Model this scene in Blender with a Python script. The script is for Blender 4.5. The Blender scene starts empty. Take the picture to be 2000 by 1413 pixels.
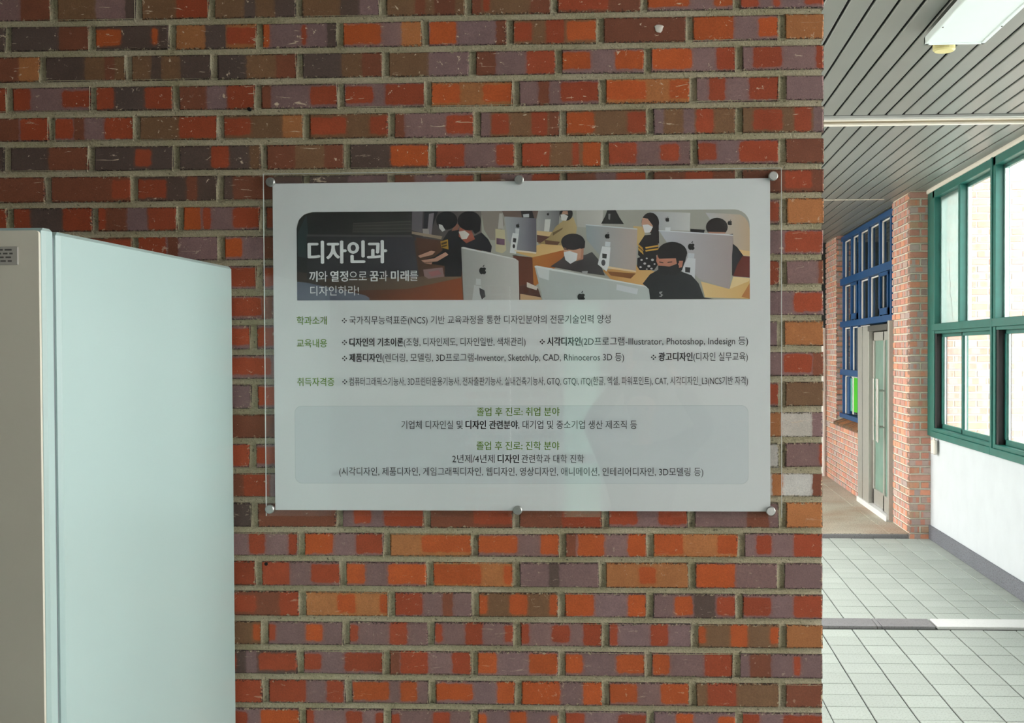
import bpy, bmesh, math, random
from mathutils import Vector, Matrix
random.seed(7)
C = bpy.context.scene.collection
scene = bpy.context.scene

# ------------------------------------------------------------------ camera
def setup_camera():
    f = 2300.0
    yaw, pitch, roll = -0.0502813932, -0.0182324280, -0.0037518912
    c_, s_ = math.cos(yaw), math.sin(yaw); cp, sp = math.cos(pitch), math.sin(pitch)
    fwd = Vector((s_*cp, c_*cp, sp)); right = Vector((c_, -s_, 0)); up = right.cross(fwd)
    cr, sr = math.cos(roll), math.sin(roll)
    r2 = cr*right + sr*up; u2 = -sr*right + cr*up
    cd = bpy.data.cameras.new('camera'); co = bpy.data.objects.new('camera', cd); C.objects.link(co)
    m = Matrix((r2, u2, -fwd)).transposed().to_4x4(); m.translation = Vector((0.25296, -2.64648, 1.73))
    co.matrix_world = m
    cd.sensor_width = 36; cd.lens = f/2000*36
    cd.shift_x = (1000-1150.366)/2000; cd.shift_y = (728.45-706.5)/2000
    cd.clip_start = 0.02; cd.clip_end = 200
    scene.camera = co
setup_camera()

# ------------------------------------------------------------------ overcast sky, exposure
w = bpy.data.worlds.new('world'); scene.world = w; w.use_nodes = True
bg = w.node_tree.nodes['Background']
bg.inputs[0].default_value = (1.0, 0.965, 0.945, 1)
bg.inputs[1].default_value = 5.0
scene.view_settings.view_transform = 'Standard'; scene.view_settings.look = 'None'
scene.view_settings.gamma = 1; scene.view_settings.use_curve_mapping = False
scene.view_settings.exposure = 0.90
scene.cycles.max_bounces = 8; scene.cycles.diffuse_bounces = 5; scene.cycles.transparent_max_bounces = 16

# ------------------------------------------------------------------ helpers
def lin(c):
    return tuple((v/255/12.92 if v/255 <= 0.04045 else ((v/255+0.055)/1.055)**2.4) for v in c)
def tag(o, label=None, cat=None, group=None, kind=None):
    if label: o['label'] = label
    if cat: o['category'] = cat
    if group: o['group'] = group
    if kind: o['kind'] = kind
    return o
def link(name, me, parent=None, mat=None):
    o = bpy.data.objects.new(name, me); C.objects.link(o)
    if parent: o.parent = parent
    if mat:
        me.materials.clear(); me.materials.append(mat)
    return o
def empty(name, loc=(0,0,0)):
    o = bpy.data.objects.new(name, None); C.objects.link(o); o.location = loc; return o
class MB:
    def __init__(s): s.v=[]; s.f=[]
    def box(s, a, b, bev=0.0):
        x0,y0,z0 = [min(a[i],b[i]) for i in range(3)]; x1,y1,z1 = [max(a[i],b[i]) for i in range(3)]
        n=len(s.v)
        if bev<=0:
            s.v += [(x0,y0,z0),(x1,y0,z0),(x1,y1,z0),(x0,y1,z0),(x0,y0,z1),(x1,y0,z1),(x1,y1,z1),(x0,y1,z1)]
            s.f += [tuple(n+i for i in q) for q in ((0,3,2,1),(4,5,6,7),(0,1,5,4),(1,2,6,5),(2,3,7,6),(3,0,4,7))]
            return s
        bev=min(bev,(x1-x0)/2.1,(y1-y0)/2.1,(z1-z0)/2.1)
        bm=bmesh.new(); bmesh.ops.create_cube(bm,size=1)
        for v in bm.verts: v.co=Vector((x0 if v.co.x<0 else x1, y0 if v.co.y<0 else y1, z0 if v.co.z<0 else z1))
        bmesh.ops.bevel(bm,geom=bm.edges[:],offset=bev,segments=1,affect='EDGES')
        bm.verts.index_update()
        s.v += [tuple(v.co) for v in bm.verts]; s.f += [tuple(n+v.index for v in q.verts) for q in bm.faces]; bm.free()
        return s
    def quad(s,*p):
        n=len(s.v); s.v+=list(p); s.f.append(tuple(range(n,n+len(p)))); return s
    def cyl(s, c, r, axis, l0, l1, seg=20, r1=None):
        # axis 0/1/2, centre c (3-vector, axis comp. ignored), from l0 to l1
        n=len(s.v); r1 = r if r1 is None else r1
        o=[i for i in range(3) if i!=axis]
        for L,R in ((l0,r),(l1,r1)):
            for k in range(seg):
                a=2*math.pi*k/seg; p=[0,0,0]; p[axis]=L; p[o[0]]=c[o[0]]+R*math.cos(a); p[o[1]]=c[o[1]]+R*math.sin(a); s.v.append(tuple(p))
        for k in range(seg):
            j=(k+1)%seg; s.f.append((n+k,n+j,n+seg+j,n+seg+k))
        s.f.append(tuple(n+k for k in range(seg))); s.f.append(tuple(n+seg+k for k in range(seg)))
        return s
    def mesh(s, name):
        me=bpy.data.meshes.new(name); me.from_pydata(s.v,[],s.f); me.validate()
        bm=bmesh.new(); bm.from_mesh(me); bmesh.ops.recalc_face_normals(bm,faces=bm.faces); bm.to_mesh(me); bm.free()
        return me
    def build(s, name, mat, parent=None, **k):
        o=link(name, s.mesh(name), parent, mat); tag(o,**k); return o

# ------------------------------------------------------------------ materials
def nt(name):
    m=bpy.data.materials.new(name); m.use_nodes=True; t=m.node_tree; return m,t,t.nodes['Principled BSDF']
def N(t,kind,**k):
    n=t.nodes.new(kind)
    for a,b in k.items(): setattr(n,a,b)
    return n
def mix(t, fac, a, b, typ='MIX'):
    n=N(t,'ShaderNodeMix',data_type='RGBA',blend_type=typ)
    for s,v in ((n.inputs[0],fac),(n.inputs[6],a),(n.inputs[7],b)):
        if isinstance(v,(int,float)): s.default_value=v
        elif isinstance(v,tuple): s.default_value=v if len(v)==4 else v+(1,)
        else: t.links.new(v,s)
    return n.outputs[2]
def math_(t,op,a,b=None,c=None,clamp=False):
    n=N(t,'ShaderNodeMath',operation=op,use_clamp=clamp)
    for s,v in zip(n.inputs,(a,b,c)):
        if v is None: continue
        if isinstance(v,(int,float)): s.default_value=v
        else: t.links.new(v,s)
    return n.outputs[0]
def noise(t,scale,detail=3,rough=.55,vec=None,dist=0):
    n=N(t,'ShaderNodeTexNoise'); n.inputs['Scale'].default_value=scale; n.inputs['Detail'].default_value=detail
    n.inputs['Roughness'].default_value=rough; n.inputs['Distortion'].default_value=dist
    if vec: t.links.new(vec,n.inputs['Vector'])
    return n
def ramp(t,fac,a,b):
    n=N(t,'ShaderNodeMapRange'); n.inputs['From Min'].default_value=a; n.inputs['From Max'].default_value=b
    t.links.new(fac,n.inputs['Value']); return n.outputs[0]
def objco(t): return N(t,'ShaderNodeTexCoord').outputs['Object']
def bump(t,bs,h,strength=.3,dist=.002):
    n=N(t,'ShaderNodeBump'); n.inputs['Strength'].default_value=strength; n.inputs['Distance'].default_value=dist
    t.links.new(h,n.inputs['Height']); t.links.new(n.outputs[0],bs.inputs['Normal'])
def simple(name,col,rough=.5,metal=0,var=0.06,scale=8,bmp=0,bscale=200,spec=.5,coat=0):
    m,t,b=nt(name); c=lin(col)
    nz=noise(t,scale,4,vec=objco(t)); f=ramp(t,nz.outputs[0],.3,.7)
    a=tuple(v*(1-var) for v in c); d=tuple(min(1,v*(1+var)) for v in c)
    t.links.new(mix(t,f,a,d),b.inputs['Base Color'])
    b.inputs['Roughness'].default_value=rough; b.inputs['Metallic'].default_value=metal
    b.inputs['Specular IOR Level'].default_value=spec; b.inputs['Coat Weight'].default_value=coat
    if bmp: bump(t,b,noise(t,bscale,3,vec=objco(t)).outputs[0],bmp,.001)
    return m
def glass(name, tint=(1,1,1), film=0.0, filmcol=(235,240,238), rough=0.02, ior=1.5, streak=False):
    m,t,b=nt(name); out=t.nodes['Material Output']
    tr=N(t,'ShaderNodeBsdfTransparent'); tr.inputs[0].default_value=tint+(1,)
    gl=N(t,'ShaderNodeBsdfGlossy'); gl.inputs['Roughness'].default_value=rough
    fr=N(t,'ShaderNodeFresnel'); fr.inputs[0].default_value=ior
    base=tr.outputs[0]
    if film>0:
        df=N(t,'ShaderNodeBsdfDiffuse'); df.inputs[0].default_value=lin(filmcol)+(1,)
        tl=N(t,'ShaderNodeBsdfTranslucent'); tl.inputs[0].default_value=lin(filmcol)+(1,)
        a=N(t,'ShaderNodeMixShader'); a.inputs[0].default_value=.6; t.links.new(df.outputs[0],a.inputs[1]); t.links.new(tl.outputs[0],a.inputs[2])
        x=N(t,'ShaderNodeMixShader'); t.links.new(tr.outputs[0],x.inputs[1]); t.links.new(a.outputs[0],x.inputs[2])
        nz=noise(t,6,5,vec=objco(t)); f=ramp(t,nz.outputs[0],.25,.75)
        t.links.new(math_(t,'MULTIPLY_ADD',f,.25*film,.85*film,True),x.inputs[0]); base=x.outputs[0]
    ge=N(t,'ShaderNodeNewGeometry'); fac=math_(t,'MULTIPLY',math_(t,'MULTIPLY',fr.outputs[0],1.5,None,True),math_(t,'SUBTRACT',1,ge.outputs['Backfacing']))
    y=N(t,'ShaderNodeMixShader'); t.links.new(fac,y.inputs[0]); t.links.new(base,y.inputs[1]); t.links.new(gl.outputs[0],y.inputs[2])
    t.links.new(y.outputs[0],out.inputs[0]); return m

# brick: colours and fired patches come from per-brick attributes
def brick_material():
    m,t,b=nt('fired_brick')
    def att(n,o='Color'): a=N(t,'ShaderNodeAttribute',attribute_name=n); return a.outputs[o]
    bc=att('bc','Vector'); co=N(t,'ShaderNodeNewGeometry').outputs['Position']
    nz=noise(t,70,2,vec=co)
    vm=N(t,'ShaderNodeVectorMath',operation='MULTIPLY_ADD'); t.links.new(nz.outputs['Color'],vm.inputs[0]); vm.inputs[1].default_value=(.009,.009,0); vm.inputs[2].default_value=(-.0045,-.0045,0)
    va=N(t,'ShaderNodeVectorMath',operation='ADD'); t.links.new(bc,va.inputs[0]); t.links.new(vm.outputs[0],va.inputs[1])
    sp=N(t,'ShaderNodeSeparateXYZ'); t.links.new(va.outputs[0],sp.inputs[0]); px,pz=sp.outputs[0],sp.outputs[1]
    col=att('c0')
    R=.006
    for i in range(1,5):
        rs=N(t,'ShaderNodeSeparateXYZ'); t.links.new(att('r%d'%i,'Vector'),rs.inputs[0]); x0,x1,mg=rs.outputs
        dx=math_(t,'MAXIMUM',math_(t,'SUBTRACT',x0,px),math_(t,'SUBTRACT',px,x1))
        hz=math_(t,'SUBTRACT',.0285,mg)
        dz=math_(t,'SUBTRACT',math_(t,'ABSOLUTE',math_(t,'SUBTRACT',pz,.0285)),hz)
        ax=math_(t,'MAXIMUM',math_(t,'ADD',dx,R),0); az=math_(t,'MAXIMUM',math_(t,'ADD',dz,R),0)
        d=math_(t,'SUBTRACT',math_(t,'SQRT',math_(t,'ADD',math_(t,'MULTIPLY',ax,ax),math_(t,'MULTIPLY',az,az))),R)
        k=math_(t,'MULTIPLY_ADD',d,-350,.5,True)
        halo=math_(t,'MULTIPLY',math_(t,'MULTIPLY_ADD',d,-160,.95,True),.35)
        col=mix(t,halo,col,att('c%d'%i))
        col=mix(t,k,col,att('c%d'%i))
    n1=noise(t,320,4,.7,vec=co); n2=noise(t,28,4,.6,vec=co)
    col=mix(t,ramp(t,n1.outputs[0],.3,.7),mix(t,1.0,col,(.78,.78,.80),'MULTIPLY'),mix(t,1.0,col,(1.14,1.12,1.10),'MULTIPLY'))
    col=mix(t,ramp(t,n2.outputs[0],.35,.7),mix(t,1.0,col,(.86,.85,.85),'MULTIPLY'),col)
    # pale lime spatter and scuffs
    sc=noise(t,62,4,.75,vec=co,dist=.6); s2=noise(t,9,2,vec=co)
    thr=math_(t,'MULTIPLY_ADD',s2.outputs[0],-.22,.765)
    wt=ramp(t,math_(t,'SUBTRACT',sc.outputs[0],thr),0,.02)
    scr=N(t,'ShaderNodeMapping'); scr.inputs['Scale'].default_value=(15,15,95); t.links.new(co,scr.inputs[0])
    sc3=noise(t,1,4,.7,vec=scr.outputs[0],dist=1.0); wt3=ramp(t,sc3.outputs[0],.655,.685)
    ws=att('white','Fac')
    wt=math_(t,'MULTIPLY',math_(t,'MAXIMUM',wt,wt3),ws)
    col=mix(t,math_(t,'MULTIPLY',wt,.75),col,lin((205,185,160)))
    # mortar smears and dark pits along the arrises
    dm=N(t,'ShaderNodeSeparateXYZ'); t.links.new(att('dim','Vector'),dm.inputs[0]); sb=N(t,'ShaderNodeSeparateXYZ'); t.links.new(bc,sb.inputs[0])
    ex=math_(t,'MINIMUM',sb.outputs[0],math_(t,'SUBTRACT',dm.outputs[0],sb.outputs[0])); ez=math_(t,'MINIMUM',sb.outputs[1],math_(t,'SUBTRACT',dm.outputs[1],sb.outputs[1]))
    ed=math_(t,'MINIMUM',ex,ez)
    sn=noise(t,95,4,.7,vec=co); sm=ramp(t,math_(t,'SUBTRACT',math_(t,'MULTIPLY_ADD',sn.outputs[0],.040,-.0205),ed),0,.0012)
    col=mix(t,math_(t,'MULTIPLY',sm,.8),col,lin((176,162,134)))
    pn=noise(t,230,3,.7,vec=co); pm_=ramp(t,math_(t,'SUBTRACT',math_(t,'MULTIPLY_ADD',pn.outputs[0],.026,-.0118),ed),0,.0006)
    col=mix(t,math_(t,'MULTIPLY',pm_,.8),col,(.02,.015,.012))
    # black pores
    vo=N(t,'ShaderNodeTexVoronoi'); vo.inputs['Scale'].default_value=110; t.links.new(co,vo.inputs['Vector'])
    pr=ramp(t,vo.outputs[0],.10,.06); col=mix(t,math_(t,'MULTIPLY',pr,.45),col,(.03,.022,.02))
    t.links.new(col,b.inputs['Base Color']); b.inputs['Roughness'].default_value=.82; b.inputs['Specular IOR Level'].default_value=.35
    h=math_(t,'ADD',math_(t,'MULTIPLY',n1.outputs[0],.6),math_(t,'MULTIPLY',wt,.5))
    bump(t,b,h,.5,.0012)
    return m
def mortar_material(name,col,col2):
    m,t,b=nt(name); co=objco(t)
    n1=noise(t,260,4,.75,vec=co); n2=noise(t,7,4,vec=co); n3=noise(t,130,3,.6,vec=co)
    c=mix(t,ramp(t,n2.outputs[0],.3,.7),lin(col),lin(col2))
    c=mix(t,ramp(t,n1.outputs[0],.3,.7),mix(t,1.0,c,(.72,.72,.70),'MULTIPLY'),mix(t,1.0,c,(1.18,1.18,1.16),'MULTIPLY'))
    pit=ramp(t,n3.outputs[0],.36,.30); c=mix(t,math_(t,'MULTIPLY',pit,.6),c,(.03,.027,.018))
    t.links.new(c,b.inputs['Base Color']); b.inputs['Roughness'].default_value=.95
    bump(t,b,math_(t,'ADD',n1.outputs[0],math_(t,'MULTIPLY',n3.outputs[0],1.2)),.9,.003)
    return m
def granite(name,base,dark,scale=260,amt=.5,rough=.6,bmp=.15,stain=(0,0,0),stainamt=0):
    m,t,b=nt(name); co=objco(t)
    a=N(t,'ShaderNodeAttribute',attribute_name='tone'); 
    n1=noise(t,scale,3,.7,vec=co); n2=noise(t,3,4,vec=co)
    c=mix(t,math_(t,'MULTIPLY',ramp(t,n1.outputs[0],.52,.64),amt),lin(base),lin(dark))
    c=mix(t,math_(t,'MULTIPLY',ramp(t,n2.outputs[0],.35,.75),.18),c,lin(dark))
    if stainamt:
        n3=noise(t,1.3,3,vec=co); c=mix(t,math_(t,'MULTIPLY',ramp(t,n3.outputs[0],.45,.7),stainamt),c,lin(stain))
    c=mix(t,math_(t,'MULTIPLY',a.outputs['Fac'],.13),c,(.08,.08,.075))
    t.links.new(c,b.inputs['Base Color']); b.inputs['Roughness'].default_value=rough
    bump(t,b,n1.outputs[0],bmp,.0008); return m
M={}
M['brick']=brick_material()
M['mortar']=mortar_material('lime_mortar',(196,186,162),(172,164,132))
M['mortar_lit']=mortar_material('lit_mortar',(238,234,222),(226,220,200))  # joints of the far walls, brightened along with their bricks for strong light
M['tile']=granite('floor_tile',(180,190,183),(112,115,106),105,.42,.7,.2)
M['groutd']=simple('floor_grout',(44,46,42),.95,var=.2,scale=40)
M['platform']=granite('speckled_granite',(190,184,166),(70,66,56),75,.75,.65,.2,(150,104,70),.5)
M['stonestrip']=granite('grey_stone',(140,140,142),(70,72,78),120,.5,.5,.1)
M['marble']=granite('white_marble',(232,234,232),(170,172,172),120,.2,.35,.05)
M['base_granite']=granite('dark_granite',(112,116,124),(34,36,42),85,.85,.6,.2)
M['plaster']=simple('white_plaster',(200,208,212),.85,var=.03,scale=5,bmp=.25,bscale=60)
M['trimwhite']=simple('cream_paint',(228,222,210),.7,var=.03,scale=3)
M['slat']=simple('grey_ceiling_slat',(128,132,127),.38,var=.035,scale=3,spec=.5)
M['gap']=simple('dark_void',(14,14,14),.9)
M['beamgrey']=simple('grey_trim',(170,172,168),.5)
M['beamolive']=simple('olive_brown_trim',(120,108,80),.6,var=.15,scale=3)
M['white_gloss']=simple('cabinet_white',(176,200,197),.32,var=.012,scale=2,spec=.5)
M['cab_grey']=simple('cabinet_grey',(212,207,192),.45,var=.02,scale=4,bmp=.05,bscale=500)
M['seam']=simple('seam_grey',(120,130,134),.5)
M['black_glass']=simple('dark_display_glass',(20,21,23),.12,var=.1)
M['chrome']=simple('silver_bezel',(190,190,188),.25,metal=1,var=.03)
M['navy']=simple('navy_panel',(12,18,28),.3,var=.1)
M['teal']=simple('teal_paint',(24,102,92),.4,var=.12,scale=6,bmp=.1,bscale=40)
M['gap_shade']=simple('gap_shade_black',(4,8,9),.7)  # near-black colour for the shade inside the window gap
M['alu']=simple('pale_aluminium',(205,225,222),.4,var=.03)
M['blue']=simple('blue_paint',(10,70,122),.4,var=.1,scale=5)
M['steel']=simple('brushed_steel',(172,172,165),.34,metal=.35,var=.05,scale=20)
M['steel_dark']=simple('dark_steel',(95,92,88),.4,metal=.6)
M['green']=simple('green_panel',(60,178,10),.6)
M['tealpanel']=simple('pale_teal_panel',(96,170,150),.5)
M['dark_in']=simple('dim_interior',(40,46,46),.9)
M['mid_in']=simple('interior_wall',(150,160,156),.9)
M['glass']=glass('clear_glass',(.98,.99,.985),film=.03)
M['glass_blue']=glass('tinted_glass',(.55,.62,.62),film=.18,filmcol=(120,140,140))
M['glass_dirty']=glass('dusty_glass',(.985,.995,.99),film=.10,filmcol=(205,210,208))
M['glass_white']=glass('clouded_glass',(.985,.995,.99),film=.07,filmcol=(190,198,198))
M['glass_board']=glass('milky_glass',(.985,.995,.99),film=.8,filmcol=(180,200,196))
M['door_glass']=glass('green_glass',(.6,.85,.78),film=.85,filmcol=(190,232,218))
M['acrylic']=glass('acrylic_sheet',(.975,.98,.98),rough=.015,ior=1.49)
M['acrylic_edge']=simple('acrylic_edge',(200,205,200),.2)
M['paper']=simple('poster_paper',(226,229,229),.55,var=.01,scale=3,spec=.4)
M['metal']=simple('brushed_bolt',(170,172,168),.35,metal=.8,var=.08,scale=200)
M['fixture']=simple('fixture_white',(226,238,238),.5,var=.01)
M['cream_plastic']=simple('cream_plastic',(222,212,150),.5)
M['pipewhite']=simple('white_pipe',(225,225,220),.5)

# ------------------------------------------------------------------ bricks
PAL={'O':(186,90,44),'R':(161,75,47),'r':(132,78,57),'P':(136,108,106),'B':(128,95,68),'D':(94,77,70),'T':(178,116,70),'W':(200,196,188)}
PAL_LIT={'O':(222,156,128),'R':(208,150,132),'r':(206,158,142),'P':(192,172,164),'B':(198,164,138),'D':(172,150,142),'T':(214,166,138),'W':(225,222,216)}  # same bricks as PAL, with strong far daylight put into the colours
BRIGHT='OR'
def jit(c,a=.10):
    k=1+random.uniform(-a,a); h=random.uniform(-.04,.04); l=lin(c)
    return (l[0]*k*(1+h),l[1]*k,l[2]*k*(1-h),1)
def parse(pat,L,PAL=PAL):
    """8 letters along the brick -> base colour and up to four fired patches (x0, x1, margin)"""
    runs=[]; 
    for i,ch in enumerate(pat):
        if runs and runs[-1][0]==ch: runs[-1][2]=i+1
        else: runs.append([ch,i,i+1])
    dark=[r for r in runs if r[0] not in BRIGHT]
    cnt={}
    for r in (dark or runs): cnt[r[0]]=cnt.get(r[0],0)+r[2]-r[1]
    base=max(cnt,key=cnt.get)
    allc={}
    for r in runs: allc[r[0]]=allc.get(r[0],0)+r[2]-r[1]
    pt=[r for r in runs if r[0]!=base]
    pt=sorted(pt,key=lambda r:r[1]-r[2])[:4]
    res=[]
    for ch,a,b in pt:
        m=random.choice((.002,.004,.006,.008,.010)) if ch in BRIGHT else (-.02)
        x0=a/8*L+(random.uniform(.002,.006) if ch in BRIGHT else 0) if a else (random.uniform(-.01,.004) if ch in BRIGHT else -.03)
        x1=b/8*L-(random.uniform(.002,.006) if ch in BRIGHT else 0) if b<8 else (L+random.uniform(-.004,.01) if ch in BRIGHT else L+.03)
        res.append((jit(PAL[ch]),(x0,x1,m)))
    while len(res)<4: res.append(((0,0,0,1),(9,9,0)))
    return jit(PAL[base]),res
def randpat():
    k=random.choice
    return k(['RRRRRRRR','RRPPPRRR','RRRPPRRR','PPRRRPPR','rrrrrrrr','OOPPOOOO','OOOPPROO','PPPPPPPP','PRRRPPRR','TTTTOOTT','RRRPRRRR','BBBRRBBB','RPPPRRPP','PPPRRRPP','rrRRrrrr','OOOOTTOO','DDPPRRPP'])
BEV=.0028
def brick_geo(L,H,D,w=.0016):
    """box with chamfered, slightly uneven front face; local x along, y into the wall, z up"""
    j=lambda: random.uniform(-w,w)
    fr=[(BEV+j(),0+j()*.6,BEV+j()),(L-BEV+j(),0+j()*.6,BEV+j()),(L-BEV+j(),j()*.6,H-BEV+j()),(BEV+j(),j()*.6,H-BEV+j())]
    md=[(j()*.5,BEV,j()*.5),(L+j()*.5,BEV,j()*.5),(L+j()*.5,BEV,H+j()*.5),(j()*.5,BEV,H+j()*.5)]
    bk=[(0,D,0),(L,D,0),(L,D,H),(0,D,H)]
    v=fr+md+bk
    f=[(0,1,2,3)]
    for a in (0,4):
        for k in range(4):
            q=(k+1)%4; f.append((a+k,a+4+k,a+4+q,a+q))
    f.append((11,10,9,8))
    return v,f
class BrickSet:
    """collects many bricks into one mesh, or one brick"""
    def __init__(s): s.v=[];s.f=[];s.at={k:[] for k in ('bc','c0','c1','c2','c3','c4','r1','r2','r3','r4','white','dim')}
    def add(s,L,H,D,pat,white=1.0,xf=None,pal=None):
        v,f=brick_geo(L,H,D); n=len(s.v)
        base,pt=parse(pat,L,pal or PAL)
        for p in v:
            s.at['bc'].append((p[0] if abs(p[1])<.02 or L>.12 else p[0], p[2],p[1]))
            s.at['c0'].append(base)
            for i in range(4): s.at['c%d'%(i+1)].append(pt[i][0]); s.at['r%d'%(i+1)].append(pt[i][1])
            s.at['white'].append(white); s.at['dim'].append((L,H,0))
            s.v.append(xf(p) if xf else p)
        s.f+= [tuple(n+i for i in q) for q in f]
    def mesh(s,name):
        me=bpy.data.meshes.new(name); me.from_pydata(s.v,[],s.f)
        for k,val in s.at.items():
            if k in('bc','dim','r1','r2','r3','r4'):
                a=me.attributes.new(k,'FLOAT_VECTOR','POINT'); a.data.foreach_set('vector',[c for q in val for c in q])
            elif k=='white':
                a=me.attributes.new(k,'FLOAT','POINT'); a.data.foreach_set('value',val)
            else:
                a=me.attributes.new(k,'FLOAT_COLOR','POINT'); a.data.foreach_set('color',[c for q in val for c in q])
        me.materials.append(M['brick']); me.update()
        return me
BH=.0545; MT=.0135

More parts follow.
